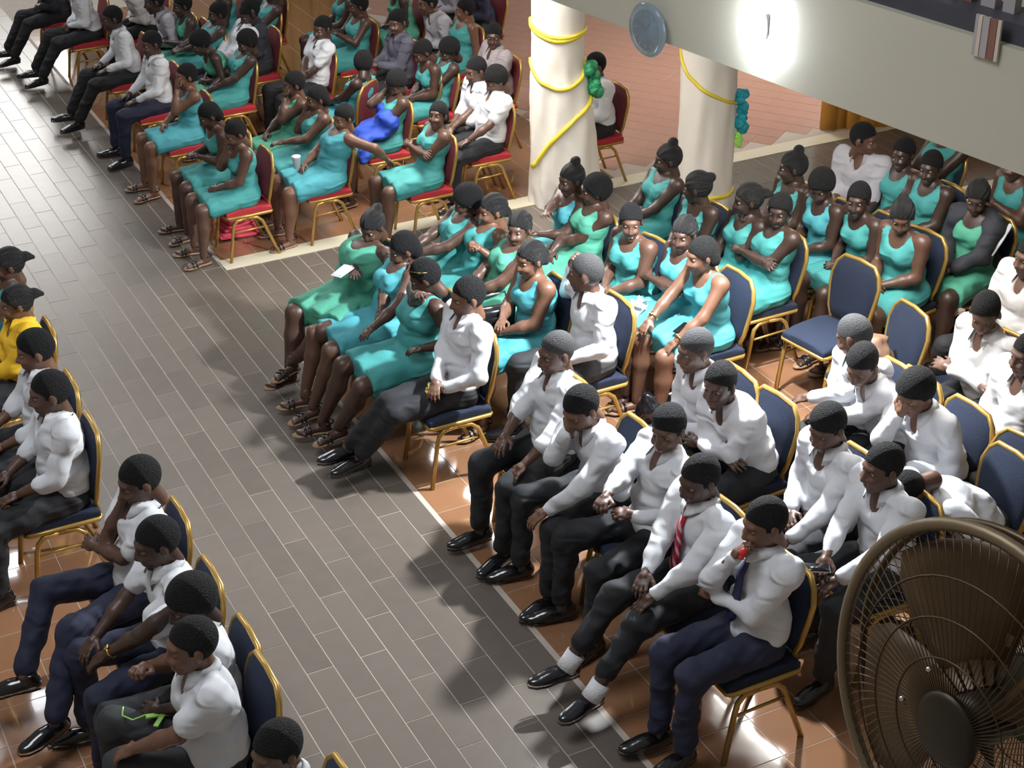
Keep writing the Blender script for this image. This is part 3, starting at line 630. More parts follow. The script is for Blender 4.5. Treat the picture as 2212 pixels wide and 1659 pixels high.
def person(head, rb, sex, label, top='white', bottom='black', hair='short', skin=1, yaw=0., hyaw=0., hpitch=10., arms=('lap', 'lap'), knees=None, feet='def',
           build=1., smile=0, lean=None, side=0., tall=None, sleeves='long', hand=('relax', 'relax'), collar=True, mk_chair='navy', pel=None, chair_label=None, cd=0., scoop=None, cuff=.10):
    NP[0] += 1; f = sex == 'w'
    if tall is None: tall = .87 if f else .94
    yw = math.pi+math.radians(yaw)
    Rz = rotm(yw)
    SZ = size_at(at(head[0], head[1], 1.1)[1] if pel is None else pel[1])
    if f: build = build*1.08
    rowX = rb-.19*SZ
    if pel is not None: px_, py_ = pel; L = lean; e = 0
    elif lean is None:
        e, L, Yh = solve(head, rowX, tall, SZ); px_, py_ = rowX, Yh
    else:
        L = math.radians(lean); z = (.56+.635*math.cos(L)*tall)*SZ; p = at(head[0], head[1], z); px_, py_ = p[0]+(math.sin(L)*.635*tall+.02)*SZ, p[1]; e = abs(px_-rowX); L = L
    if pel is not None: L = math.radians(lean)
    sd = math.radians(side); py_ += math.sin(sd)*.6   # side > 0 leans towards -y (camera side)
    LOGP.append((label[:34], round(px_, 2), round(py_, 2), round(math.degrees(L)), round(float(e), 2)))
    org = np.array([px_, py_, 0.])
    dist = np.linalg.norm(org-np.array([0, 0, CAMH])); near = dist < 10.2
    lod = 'n' if near else 'f'; h = .0145 if dist < 9.2 else .018 if dist < 12 else .024
    root = empty('person', tuple(org), yw); root.scale = (SZ, SZ, SZ); tag(root, label, 'person')
    W = lambda p: Rz.T@(np.array(p)-org)/SZ          # world -> local
    sc = tall
    P0 = np.array([.0, 0, .56]); sdl = sd           # local +y is the camera side
    u1 = rotm(0, L*.75, 0)@rotm(0, 0, -sdl*.7)@np.array([0, 0, 1.]); Ru = rotm(0, L, 0)@rotm(0, 0, -sdl); u = Ru[:, 2]; fw = Ru[:, 0]; lf = Ru[:, 1]
    b = build; sw = (.155 if f else .178)*(.6+.4*b)
    ab = P0+u1*.15*sc; ch = P0+u1*.17*sc+u*.17*sc; shc = P0+u1*.17*sc+u*.285*sc; nk = P0+u1*.17*sc+u*.325*sc+fw*.005
    HC = P0+u1*.17*sc+u*.445*sc+np.array([.03, 0, .02]); HR = rotm(math.radians(hyaw), math.radians(hpitch))
    sh = [shc+lf*sw*s for s in (1, -1)]
    hip = [P0+np.array((.01, s*.088*b, -.01)) for s in (1, -1)]
    # legs
    K = []; A = []; FD = []
    for i, s in enumerate((1, -1)):
        if knees is not None and knees[i] is not None: k = W(at(*knees[i])); k = hip[i]+_n(k-hip[i])*.44
        else: k = hip[i]+_n((.43, s*(.045 if f else .09), -.025))*.44
        fs = feet if isinstance(feet, str) else feet[i]
        if isinstance(fs, tuple): a = W(at(fs[0], fs[1], .08)); a[2] = .08
        elif fs == 'ext': a = k+np.array((.24, -s*.02, -.38))
        elif fs == 'tuck': a = k+np.array((-.16, 0, -.41))
        elif fs == 'cross': a = k+np.array((.10 if s > 0 else .04, -s*(.10 if f else .15), -.42))
        else: a = k+np.array((.03, -s*.01, -.44))
        a = k+_n(a-k)*.43
        if a[2] < .075: a[2] = .075
        K.append(k); A.append(a); d = a-k; yy = math.atan2(k[1]-hip[i][1], k[0]-hip[i][0]); FD.append(yy*.6+s*.12)
    # arms
    El = []; Wr = []; HD = []
    for i, s in enumerate((1, -1)):
        ar = arms[i]; hint = np.array((-.5, s*.6, -.6)); up_ = None
        if isinstance(ar, tuple) and len(ar) >= 3: t = W(at(*ar[:3])); hint = np.array((-.2, s*.7, -.7)) if len(ar) == 3 else np.array(ar[3])
        elif ar == 'lap': t = np.array((.25+.01*s, s*.045, .665))
        elif ar == 'thigh': t = np.array((.27, s*.12, .655))
        elif ar == 'knee': t = K[i]*.92+np.array((0, 0, .105)); 
        elif ar == 'cross': t = P0+u*.27*sc+fw*(.17+.02*s)+lf*(-s*.10)+np.array((.0, 0, -.02)); hint = np.array((-.1, s*1., -.5))
        elif ar == 'chin': t = HC+HR@np.array((.085, .02*s, -.165)); hint = np.array((.35, s*.25, -.9))
        elif ar == 'face': t = HC+HR@np.array((.125, .03*s, -.085)); hint = np.array((.4, s*.2, -.9))
        elif ar == 'temple': t = HC+HR@np.array((.05, .10*s, -.06)); hint = np.array((.4, s*.5, -.9))
        elif ar == 'down': t = shc+lf*s*(sw+.05)+np.array((.03, 0, -.50)); hint = np.array((-1, s*.3, 0))
        elif ar == 'up': t = P0+u*.30*sc+np.array((.28, s*.06, .04))
        elif ar == 'phone': t = np.array((.27, s*.05, .76))
        elif ar == 'under': t = P0+np.array((.17, -s*.12, .20)); hint = np.array((.0, s*1., -.5))
        elif ar == 'back': t = shc+lf*s*(sw+.10)+np.array((-.30, 0, -.20)); hint = np.array((-.6, s*.6, -.2))
        else: t = np.array(ar[0])
        e2, t = ik(sh[i], t, .275*sc, .245*sc, hint); El.append(e2); Wr.append(t)
        d = _n(t-e2)
        if ar in ('chin', 'face', 'temple'): upv = -HR[:, 0]*-1.; d = _n(d*.4+np.array((-.15, 0, .9)))
        elif ar in ('lap', 'under', 'cross'): upv = np.array((.7, 0, .7)); d = _n(d+np.array((0, -s*.45, 0)))
        else: upv = np.array((.25, 0, 1.))
        if ar in ('thigh', 'knee'): d = _n(d*.3+np.array((.9, 0, -.15)))
        z = upv-d*np.dot(upv, d); z = _n(z); y = np.cross(z, d); HD.append(np.stack([d, y, z], 1))
    sk = MT['skin'][skin]
    # ---- one continuous body
    fr = .038 if (f or sleeves != 'long') else .030; lg = 1. if f else .85; r = 1.0*(.55+.45*b); pr = [E(P0, (.105*b, .150*b, .105)), E(ab, (.088*b, .120*b, .13), Ru), E(ch, (.095*b, .140*b, .155), Ru), C(shc+lf*sw*.75, shc-lf*sw*.75, .052 if f else .046),
        C(nk-u*.05, nk+_n(HC-nk)*.06, .058 if not f else .048, .052 if not f else .044)]
    if f: pr += [E(ch+fw*.072*b+lf*s*.062-u*.01, (.052, .055, .058), Ru) for s in (1, -1)]
    for i, s in enumerate((1, -1)):
        pr += [E(sh[i]-lf*s*.012, (.056, .054, .06) if f else (.046, .046, .05), Ru), C(sh[i], El[i], (.047 if f else .044)*r, (.037 if f else .034)*r), C(El[i], El[i]*.6+Wr[i]*.4, fr*r, (fr-.001)*r), C(El[i]*.6+Wr[i]*.4, Wr[i]+HD[i][:, 0]*.012, (fr-.001)*r, .0255),
               C(hip[i], K[i], .080*r*lg, .056*r*lg), C(K[i], K[i]*.62+A[i]*.38+np.array((-.012, 0, 0)), .053*r*lg, .054*r*lg), C(K[i]*.62+A[i]*.38+np.array((-.012, 0, 0)), A[i], .054*r*lg, .034)]
    V, Q = sdf_mesh(pr, h, k=.028)
    parts = [(V, Q, 0)]
    hx = xf(TH['head', lod, 'w' if f else 'm', smile], HR*(1.06 if not f else 1.01), HC); parts.append(hx)
    for i, s in enumerate((1, -1)):
        parts.append(xf(TH['hand', lod, hand[i]], HD[i]*(.98 if not f else .88), Wr[i], mirror=(s > 0)))
        if f: parts.append(xf(TH['foot', lod], rotm(FD[i])*.92, A[i]+np.array((0, 0, -.068)), mirror=(s < 0)))
    V, Q, mi = join(parts)
    ob('body', mesh_np('body', V, Q, [sk, MT['eye'], MT['pupil'], MT['lip'], MT['teeth']], mi), root)
    # ---- hair
    mw = Matrix.Identity(4); s_ = 1.06 if not f else 1.01
    for i in range(3):
        for j in range(3): mw[i][j] = HR[i, j]*s_
        mw[i][3] = HC[i]
    ob('hair', HAIR[hair], root, mw=mw)
    nz = .009 if near else .006; seed = NP[0]
    if bottom == 'dress':
        bo = [E(P0, (.125*b, .165*b, .115)), E(ab, (.104*b, .138*b, .13), Ru), E(ch, (.110*b, .153*b, .152), Ru)]
        bo += [C(shc+lf*s*.055-u*.018, shc+lf*s*(sw-.030)-u*.012, .064, .062) for s in (1, -1)]
        bo += [E(ch+fw*.078*b+lf*s*.062-u*.01, (.060, .062, .066), Ru) for s in (1, -1)]
        ks = [hip[i]+(K[i]-hip[i])*.98 for i in (0, 1)]
        for i in (0, 1): bo += [C(hip[i], ks[i], .094*r, .082*r)]
        bo += [C(P0+np.array((.05, 0, -.005)), (ks[0]+ks[1])/2, .10*b, .072), C((hip[0]+hip[1])/2+np.array((.2, 0, 0)), (ks[0]+ks[1])/2, .095, .075)]
        bo += [S(nk+fw*.085+u*.005, (.135, .076, .088 if scoop is None else scoop), Ru), S(nk-fw*.07+u*.03, (.10, .070, .065), Ru)]
        kd = _n((ks[0]+ks[1])/2-P0); hem = float(kd@((ks[0]+ks[1])/2))-.035
        V, Q = sdf_mesh(bo, h, k=.030, planes=[(kd, hem)], noise=nz*.8, nf=.9, seed=seed)
        ob('dress', mesh_np('dress', V, Q, [MT[top]]), root)
        for i, s in enumerate((1, -1)):
            mwf = Matrix.Translation(Vector(A[i]+np.array((0, 0, -.078)))) @ Matrix.Rotation(FD[i], 4, 'Z')
            ob('sandal', SANDAL, root, mw=mwf)
    else:
        g_ = 1.06
        bo = [E(P0+u1*.05, (.135*b, .172*b, .095)), E(ab, (.125*b*g_, .155*b*g_, .135), Ru), E(ch, (.118*b, .162*b*1.03, .158), Ru), C(shc+lf*sw*.80-u*.004, shc-lf*sw*.80-u*.004, .064), C(nk-u*.06, nk-u*.01, .072, .066)]
        for i, s in enumerate((1, -1)):
            bo += [E(sh[i]-lf*s*.004, (.068, .066, .070), Ru), C(sh[i], El[i], .066*r, .054*r)]
            if sleeves == 'long': bo += [C(El[i], El[i]*.08+Wr[i]*.92, .055*r, .038)]
            elif sleeves == 'mid': bo += [C(El[i], El[i]*.65+Wr[i]*.35, .060*r, .058)]
            else: bo[-1] = C(sh[i], sh[i]*.35+El[i]*.65, .068*r, .064*r)
        if f: bo += [E(ch+fw*.078*b+lf*s*.062-u*.01, (.064, .066, .070), Ru) for s in (1, -1)]
        if collar != 'tie': bo += [S(nk+fw*.085-u*.020, (.064, .044, .088), Ru@rotm(0, -.15))]
        V, Q = sdf_mesh(bo, h, k=.026, noise=nz, nf=.75, seed=seed)
        ob('shirt' if top not in ('darkjacket', 'blue') else 'jacket', mesh_np('shirt', V, Q, [MT[top]]), root)
        if collar:
            g = Geo(); n = 18; a0 = .62 if collar != 'tie' else .10
            th = np.linspace(a0, 2*np.pi-a0, n); rows = []
            for rr, zz in ((.060, .028), (.063, .044), (.090, .010), (.083, -.002)):
                for j, t in enumerate(th):
                    e_ = .036*math.exp(-((min(j, n-1-j))/1.6)**2) if rr > .07 else 0
                    p = nk+fw*(rr*1.05*math.cos(t)+.006+e_*.5)+lf*rr*math.sin(t)*1.02+u*(zz-e_*1.3-.005+.0*rr); rows.append(p)
            fs = [(k_*n+j, k_*n+j+1, (k_+1)*n+j+1, (k_+1)*n+j) for k_ in range(3) for j in range(n-1)]
            g.add(rows, fs); ob('collar', g.mesh('collar', [MT[top]]), root)
        if bottom != 'dress':
            bt = [E(P0, (.128*b, .168*b, .112))]
            for i in (0, 1):
                kk = K[i]; aa = A[i]+(K[i]-A[i])*cuff
                bt += [C(hip[i], kk, .094*r, .074*r), C(kk, aa, .070*r, .056)]
            V, Q = sdf_mesh(bt, h, k=.030, noise=nz*.9, seed=seed+3); ob('trousers', mesh_np('trousers', V, Q, [MT[bottom]]), root)
            for i, s in enumerate((1, -1)):
                mwf = Matrix.Translation(Vector(A[i]+np.array((.01, 0, -.078)))) @ Matrix.Rotation(FD[i], 4, 'Z')
                ob('shoe', SHOE, root, mw=mwf)
    if mk_chair:
        cx_ = px_-.05*math.cos(yw)*-1 if False else px_
        o = Rz@np.array((.06, 0, 0)); 
        chair(mk_chair, rb-.262*SZ+cd if pel is None else px_+o[0], py_+o[1]*1, yw, chair_label or capl('%s banquet chair under the %s' % ('navy' if mk_chair == 'navy' else 'red', label.split(',')[0])))
    return dict(root=root, SZ=SZ, nk=nk, u=u, fw=fw, lf=lf, HC=HC, HR=HR, Wr=Wr, HD=HD, El=El, K=K, A=A, hip=hip, P0=P0, org=org, Rz=Rz, ch=ch, FD=FD, L=L)
def wpos(I, p): return I['org']+I['Rz']@np.array(p)*I['SZ']
def child(I, name, g, mats, smooth=True): return ob(name, g.mesh(name, mats, smooth), I['root'])
def tie(I, m):
    g = Geo(); nk, u, fw, lf = I['nk'], I['u'], I['fw'], I['lf']; pts = []
    for t, wd in ((.0, .022), (.03, .016), (.10, .026), (.22, .032), (.33, .040), (.37, .006)):
        base = nk-u*(.012+t*1.0)+fw*(.082+.055*min(1, t/.12)+(.02 if t > .3 else 0)); pts.append((base, wd))
    rows = []
    for p, wd in pts: rows += [p-lf*wd, p+fw*.008, p+lf*wd, p-fw*.008]
    fs = [(k*4+i, k*4+(i+1) % 4, k*4+4+(i+1) % 4, k*4+4+i) for k in range(len(pts)-1) for i in range(4)]
    g.add(rows, fs); g.ell(nk-u*.010+fw*.080, (.016, .020, .018), 10, 6, m=0); return child(I, 'tie', g, [MT[m]])
def watch(I, side, m='metalgold'):
    i = 0 if side == 'L' else 1; H = I['HD'][i]; p = I['Wr'][i]-_n(I['Wr'][i]-I['El'][i])*.025; d = _n(I['Wr'][i]-I['El'][i])
    z = H[:, 2]-d*np.dot(H[:, 2], d); z = _n(z); y = np.cross(z, d); g = Geo()
    g.tube([p+.032*(math.cos(t)*y+math.sin(t)*z) for t in np.arange(14)*2*math.pi/14], .006, 6, closed=True)
    g.lathe([(.015, 0), (.016, .004), (.013, .008)], 12, p+z*.031, np.stack([d, y, z], 1)); return child(I, 'wristwatch', g, [MT[m]])
def socks(I):
    for i in (0, 1):
        a = I['A'][i]; k = I['K'][i]; g = Geo(); g.tube([a+(k-a)*t+np.array((0, 0, -.02)) for t in (-.02, .10, .21)], (.052, .051, .053), 12)
        child(I, 'sock', g, [MT['sock']])
# ------------------------------------------------------------------ the audience
# (head pixel, row back line, sex, ...)   arms and feet are (camera side, far side)
PE = {}
def add(key, *a, **k): PE[key] = person(*a, **k); return PE[key]
D = dict(bottom='dress')
# front row of the right block, beside the aisle
I = add('greenfront', (818, 492), 3.80, 'w', 'woman in a green dress holding a lilac paper, farthest in the aisle row', top='green', hair='bun', skin=0, build=1.55, yaw=8, hpitch=28, hyaw=22,
    arms=((838, 665, .60), (765, 585, .83)), knees=((700, 720, .52), (650, 672, .52)), feet=((592, 815), (622, 822)), hand=('flat', 'relax'), cd=.12, chair_label='navy banquet chair under the woman in the green dress at the aisle', **D)
I = add('lightblue', (884, 538), 3.82, 'w', 'woman in a light blue dress looking down, between the green dress and the sunglasses', top='aqua', hair='bob', skin=1, hpitch=22, hyaw=-8,
    arms=((800, 715, .70), (818, 695, .70)), feet=((672, 890), (655, 870)), cd=.10, **D)
I = add('sunglass', (926, 598), 3.82, 'w', 'woman in a teal dress with sunglasses pushed up on her hair, bowing her head', top='teal', hair='short', skin=0, build=1.18, hpitch=30, hyaw=-30,
    arms=((915, 752, .72), (905, 640, 1.10)), feet=((722, 940), (690, 925)), hand=('relax', 'fist'), cd=.10, **D)
g = Geo(); HR, HC = I['HR'], I['HC']
for s in (1, -1):
    g.lathe([(.027, 0), (.028, .003), (.025, .006)], 14, HC+HR@np.array((.045, s*.030, .128)), HR@rotm(0, .5))
g.tube([HC+HR@np.array((.05, y, .132-.8*y*y)) for y in np.linspace(-.03, .03, 4)], .003, 5)
for s in (1, -1): g.tube([HC+HR@np.array((.055, s*.052, .105)), HC+HR@np.array((.0, s*.082, .075)), HC+HR@np.array((-.05, s*.085, .05))], .003, 5, 1)
gl_ = g.mesh('sunglasses', [MT['phone'], MT['metalgold']]); ob('sunglasses', gl_, I['root'])
I = add('whitefront', (1018, 641), 3.88, 'm', 'young man in a white shirt with legs stretched out, next to the row of women', skin=2, hair='short', hyaw=-4, bottom='black',
    arms=((958, 838, .66), (938, 842, .66)), knees=((850, 895, .52), (835, 872, .54)), feet=((755, 1012), (716, 1000)), collar=True)
I = add('handknee', (1205, 762), 4.06, 'm', 'man with receding hair in a white shirt, one hand on his knee, grinning', skin=1, hair='bald', smile=1, hyaw=4, build=1.05, arms=((1130, 1008, .66), (1068, 985, .66)), sleeves='mid',
    knees=((1080, 1065, .54), (1010, 1015, .55)), feet=('def', 'def'))
I = add('handmouth', (1252, 884), 4.12, 'm', 'man in a white shirt with a steel watch covering his mouth, head lowered', skin=2, hair='short', hpitch=32, hyaw=12, arms=((1172, 1112, .62), 'face'), hand=('relax', 'fist'), side=2)
watch(I, 'R', 'silver')
I = add('grin', (1452, 925), 4.14, 'm', 'smiling man in a white shirt with both forearms raised, beside the red striped tie', skin=1, hair='top', hyaw=28, smile=1, build=1.08, arms=((1368, 1112, .82), (1308, 1074, .90)), hand=('fist', 'fist'))
I = add('redtie', (1516, 1034), 4.10, 'm', 'man in a white shirt and red striped tie with clasped hands and white socks', skin=0, hair='short', hyaw=6, hpitch=16, collar='tie', cuff=.34, arms=((1400, 1300, .66), (1372, 1288, .67)),
    knees=((1335, 1372, .54), (1255, 1312, .56)), feet=((1235, 1560), (1175, 1502)))
tie(I, 'tie_red'); socks(I)
I = add('bluetie', (1657, 1128), 4.10, 'm', 'man in a white shirt and navy tie holding red cloth to his chin', tall=1.0, skin=3 if 0 else 2, hair='short', hyaw=-6, hpitch=14, collar='tie', arms=('under', (1587, 1200, 1.05)), hand=('fist', 'fist'),
    bottom='navy', knees=((1405, 1500, .56), (1355, 1440, .54)), feet=((1475, 1640), (1420, 1595)), build=1.04)
tie(I, 'tie_navy')
g = Geo(); w_ = I['Wr'][1]+I['HD'][1][:, 0]*.055-np.array((.02, 0, .02)); g.ell(w_+np.array((.03, .04, .035)), (.020, .016, .022), 10, 7); g.ell(w_+np.array((.035, .03, .005)), (.013, .017, .018), 10, 7); child(I, 'red_cloth', g, [MT['red']], False)
# second row
I = add('longsleeve', (1268, 590), 4.80, 'm', 'man with cropped grey hair in a loose white shirt, head turned to the women behind', skin=1, hair='grey', hyaw=-40, hpitch=6, build=1.05, arms=('thigh', (1235, 575, 1.05)), hand=('flat', 'fist'), bottom='charcoal')
I = add('braids', (1150, 560), 4.62, 'w', 'smiling woman with cornrows in a bright aqua dress, beside the grey-haired man', top='aqua', hair='braids', skin=2, hyaw=10, smile=1, build=1.1, arms=('lap', (1085, 690, .75)), **D)
I = add('behindbraid', (1146, 492), 4.62, 'w', 'woman with a shiny forehead peering over the woman with cornrows', top='green', hair='pony', skin=1, hyaw=35, hpitch=5, arms=('lap', 'lap'), **D)
I = add('clapper', (1088, 452), 4.62, 'w', 'woman in a pale green dress clasping her hands at her chest, cornrows shining', top='teal', hair='braids', skin=2, hyaw=-5, arms=((1040, 540, .88), (1022, 532, .88)), hand=('fist', 'fist'), **D)
I = add('darkpuff', (1030, 432), 4.55, 'w', 'woman in a ribbed teal top with dark rounded hair, nearest the cream strip', top='teal', hair='afro', skin=0, hyaw=-20, hpitch=25, arms=('phone', 'phone'), **D)
# second row, white shirts
I = add('greyhead', (1502, 757), 4.93, 'm', 'man with shaved greying head behind the big white shirt', skin=1, hair='grey', hyaw=0, build=.98, arms=('lap', 'lap'))
I = add('bigshirt', (1545, 832), 4.96, 'm', 'broad man in a baggy white shirt turned towards the camera, elbows out', skin=0, hair='short', hyaw=22, build=1.18, yaw=4, arms=('cross', 'cross'))
I = add('fadecut', (1790, 922), 5.0, 'm', 'man with flat-top hair in a glossy white shirt, looking down', skin=1, hair='top', hyaw=12, hpitch=22, arms=((1700, 1168, .66), 'lap'))
I = add('phoneman', (1908, 1010), 5.02, 'm', 'man in a white shirt looking at a phone in his lap, behind the large fan', skin=1, hair='short', hyaw=-4, hpitch=8, arms=((1812, 1250, .68), (1772, 1228, .70)), bottom='charcoal', feet=('def', 'tuck'))
p = I['Wr'][1]; ph_ = empty('phone', tuple(wpos(I, (I['Wr'][0]+I['Wr'][1])/2+np.array((.11, 0, .035)))), 2.6)
tag(ph_, 'dark mobile phone with a lit edge in the hands of the man behind the fan', 'phone'); g = Geo(); g.box((0, 0, 0), (.15, .075, .008), bev=.003); ob('case', g.mesh('case', [MT['silver']]), ph_)
g = Geo(); g.box((0, 0, .0052), (.138, .066, .002)); ob('screen', g.mesh('screen', [MT['phone']]), ph_)
# third row
I = add('leaner', (1845, 722), 5.78, 'm', 'man in a white shirt leaning sideways with a greying bowed head', skin=1, hair='grey', hyaw=-60, hpitch=30, side=-10, arms=((1690, 880, .62), 'lap'))
I = add('lookdown', (1856, 792), 5.82, 'm', 'man in a white shirt with a chest pocket, looking down between two bowed men', skin=1, hair='short', hyaw=25, hpitch=30,  arms=((1745, 905, .64), 'thigh'))
I = add('facepalm', (1975, 850), 5.84, 'm', 'man in an open white shirt pressing his hand over his face', skin=2, hair='afro', hyaw=10, hpitch=28, build=1.1, arms=('lap', 'face'), hand=('relax', 'relax'))
_p = at(2118, 1122, .56)
I = add('bentover', (2040, 1100), 5.5, 'm', 'man in a white shirt folded over his knees with his head hanging, above the fan', skin=1, hair='short', lean=60, hpitch=85, pel=(_p[0]-.02, _p[1]), hyaw=0, arms=('thigh', 'thigh'), mk_chair='navy', build=1.08)
# women, third row
I = add('topbun', (1240, 388), 5.45, 'w', 'woman in an aqua dress with a top bun, in front of the nearer column', top='aqua', hair='topbun', skin=0, hyaw=5, arms=('phone', (1150, 500, .95)), hand=('relax', 'relax'), **D)
I = add('greenshort', (1294, 412), 5.45, 'w', 'woman in a green dress with short rounded hair, looking sideways at the top bun', top='green', hair='afro', skin=0, hyaw=-25, arms=((1200, 530, .66), 'lap'), **D)
I = add('laughing', (1362, 478), 5.5, 'w', 'laughing woman in a teal dress with short hair, arms hanging to her lap', top='teal', hair='short', skin=1, hyaw=50, smile=1, arms=('lap', 'lap'), build=1.1, yaw=10, **D)
I = add('foldedsmile', (1482, 505), 5.62, 'w', 'woman in an aqua dress with folded arms and shiny forehead, left of the woman in profile', top='aqua', hair='bun', skin=0, hyaw=30, arms=('cross', 'cross'), hair_=None, **D) if 0 else add('foldedsmile', (1482, 505), 5.62, 'w', 'woman in an aqua dress with folded arms and shiny forehead, beside the woman in profile', top='aqua', hair='braids', skin=0, hyaw=30, arms=('cross', 'cross'), **D)
I = add('profile', (1518, 552), 5.66, 'w', 'woman in a bright aqua dress in profile with a wristwatch, hands between her knees', top='aqua', hair='bob', skin=2, hyaw=-4, hpitch=12, arms=((1455, 745, .62), (1385, 715, .62)), **D)
watch(I, 'L'); watch(I, 'R')
# fourth row
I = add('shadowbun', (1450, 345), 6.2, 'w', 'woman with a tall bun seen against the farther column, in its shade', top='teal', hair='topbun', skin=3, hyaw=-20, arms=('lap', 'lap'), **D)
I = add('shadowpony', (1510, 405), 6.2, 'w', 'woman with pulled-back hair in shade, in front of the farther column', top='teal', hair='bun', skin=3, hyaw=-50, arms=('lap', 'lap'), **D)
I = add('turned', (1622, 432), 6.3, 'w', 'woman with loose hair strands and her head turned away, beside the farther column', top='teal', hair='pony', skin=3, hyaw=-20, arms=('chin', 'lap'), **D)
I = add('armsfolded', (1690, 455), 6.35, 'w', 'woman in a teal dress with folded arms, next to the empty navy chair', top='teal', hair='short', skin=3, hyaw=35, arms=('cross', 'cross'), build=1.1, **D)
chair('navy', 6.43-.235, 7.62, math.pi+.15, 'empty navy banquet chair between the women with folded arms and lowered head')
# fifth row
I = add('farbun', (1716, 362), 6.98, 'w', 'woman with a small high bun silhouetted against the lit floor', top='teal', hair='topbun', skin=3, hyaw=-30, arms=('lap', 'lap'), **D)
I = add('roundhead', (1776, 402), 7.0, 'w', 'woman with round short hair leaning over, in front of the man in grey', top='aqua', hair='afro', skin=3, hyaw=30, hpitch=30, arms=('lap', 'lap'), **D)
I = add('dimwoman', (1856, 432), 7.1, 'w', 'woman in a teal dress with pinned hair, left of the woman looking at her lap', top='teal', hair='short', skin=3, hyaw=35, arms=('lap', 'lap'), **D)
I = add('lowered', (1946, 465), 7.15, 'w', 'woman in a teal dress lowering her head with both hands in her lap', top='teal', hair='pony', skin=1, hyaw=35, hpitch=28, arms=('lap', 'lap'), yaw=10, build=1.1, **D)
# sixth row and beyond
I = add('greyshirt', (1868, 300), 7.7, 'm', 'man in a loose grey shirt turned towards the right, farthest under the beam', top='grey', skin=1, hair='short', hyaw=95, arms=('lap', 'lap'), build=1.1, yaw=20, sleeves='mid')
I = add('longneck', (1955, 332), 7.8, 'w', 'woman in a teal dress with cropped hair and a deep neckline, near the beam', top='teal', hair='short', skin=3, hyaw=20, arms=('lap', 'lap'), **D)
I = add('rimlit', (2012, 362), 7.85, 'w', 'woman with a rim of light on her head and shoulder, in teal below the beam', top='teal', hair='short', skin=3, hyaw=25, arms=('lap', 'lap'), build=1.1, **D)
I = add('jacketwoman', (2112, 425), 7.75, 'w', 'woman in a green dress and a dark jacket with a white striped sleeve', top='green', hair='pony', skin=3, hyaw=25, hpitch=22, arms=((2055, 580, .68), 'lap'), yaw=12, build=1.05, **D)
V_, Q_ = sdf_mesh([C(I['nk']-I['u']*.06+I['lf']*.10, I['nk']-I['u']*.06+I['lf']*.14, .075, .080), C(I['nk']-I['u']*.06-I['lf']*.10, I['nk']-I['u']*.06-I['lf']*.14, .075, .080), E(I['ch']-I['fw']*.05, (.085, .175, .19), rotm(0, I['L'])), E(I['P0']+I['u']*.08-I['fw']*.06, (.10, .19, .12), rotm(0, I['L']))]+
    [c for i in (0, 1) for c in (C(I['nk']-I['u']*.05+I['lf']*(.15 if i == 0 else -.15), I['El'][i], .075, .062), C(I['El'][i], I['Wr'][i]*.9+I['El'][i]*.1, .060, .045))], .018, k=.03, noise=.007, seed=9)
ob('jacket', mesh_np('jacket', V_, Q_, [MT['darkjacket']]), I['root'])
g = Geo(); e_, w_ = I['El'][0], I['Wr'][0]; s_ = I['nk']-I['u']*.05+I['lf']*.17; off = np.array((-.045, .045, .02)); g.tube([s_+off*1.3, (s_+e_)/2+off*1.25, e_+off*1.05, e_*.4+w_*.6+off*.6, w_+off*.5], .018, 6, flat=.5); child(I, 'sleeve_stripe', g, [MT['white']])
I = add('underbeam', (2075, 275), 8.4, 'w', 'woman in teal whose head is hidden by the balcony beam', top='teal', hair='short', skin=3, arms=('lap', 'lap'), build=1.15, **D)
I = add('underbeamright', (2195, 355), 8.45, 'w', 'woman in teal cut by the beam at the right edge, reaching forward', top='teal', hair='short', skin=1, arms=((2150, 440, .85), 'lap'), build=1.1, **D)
# right edge, fourth row men
chair('navy', 6.30-.235, 6.98, math.pi-.1, 'empty navy banquet chair with a crumpled brown bag, behind the leaning man')
chair('navy', 6.58-.235, 6.62, math.pi-.1, 'empty navy banquet chair left of the man with folded arms, right side')
I = add('foldedman', (2130, 675), 6.62, 'm', 'man in an off-white shirt with folded arms, looking down, right side', top='cream', skin=1, hair='short', hyaw=35, hpitch=28, arms=('cross', 'cross'), build=1.08)
I = add('edgewhite', (2225, 765), 6.4, 'm', 'man in an off-white shirt cut by the right edge, hand on his knee', top='cream', skin=1, hair='short', hyaw=0, arms=((2135, 930, .64), 'lap'), build=1.1)
I = add('edgegrey', (2228, 555), 7.3, 'm', 'man in a grey shirt cut by the right edge, above the man with folded arms', top='cream', skin=1, hair='short', hyaw=0, arms=('thigh', 'thigh'), build=1.2)
chair('navy', 5.83-.235, 5.42, math.pi+.1, 'large empty navy banquet chair at the right edge above the fan')
chair('navy', 4.16-.235, 6.47-.15+.1, math.pi, 'navy chair back between the man covering his mouth and the smiling man') if 0 else None
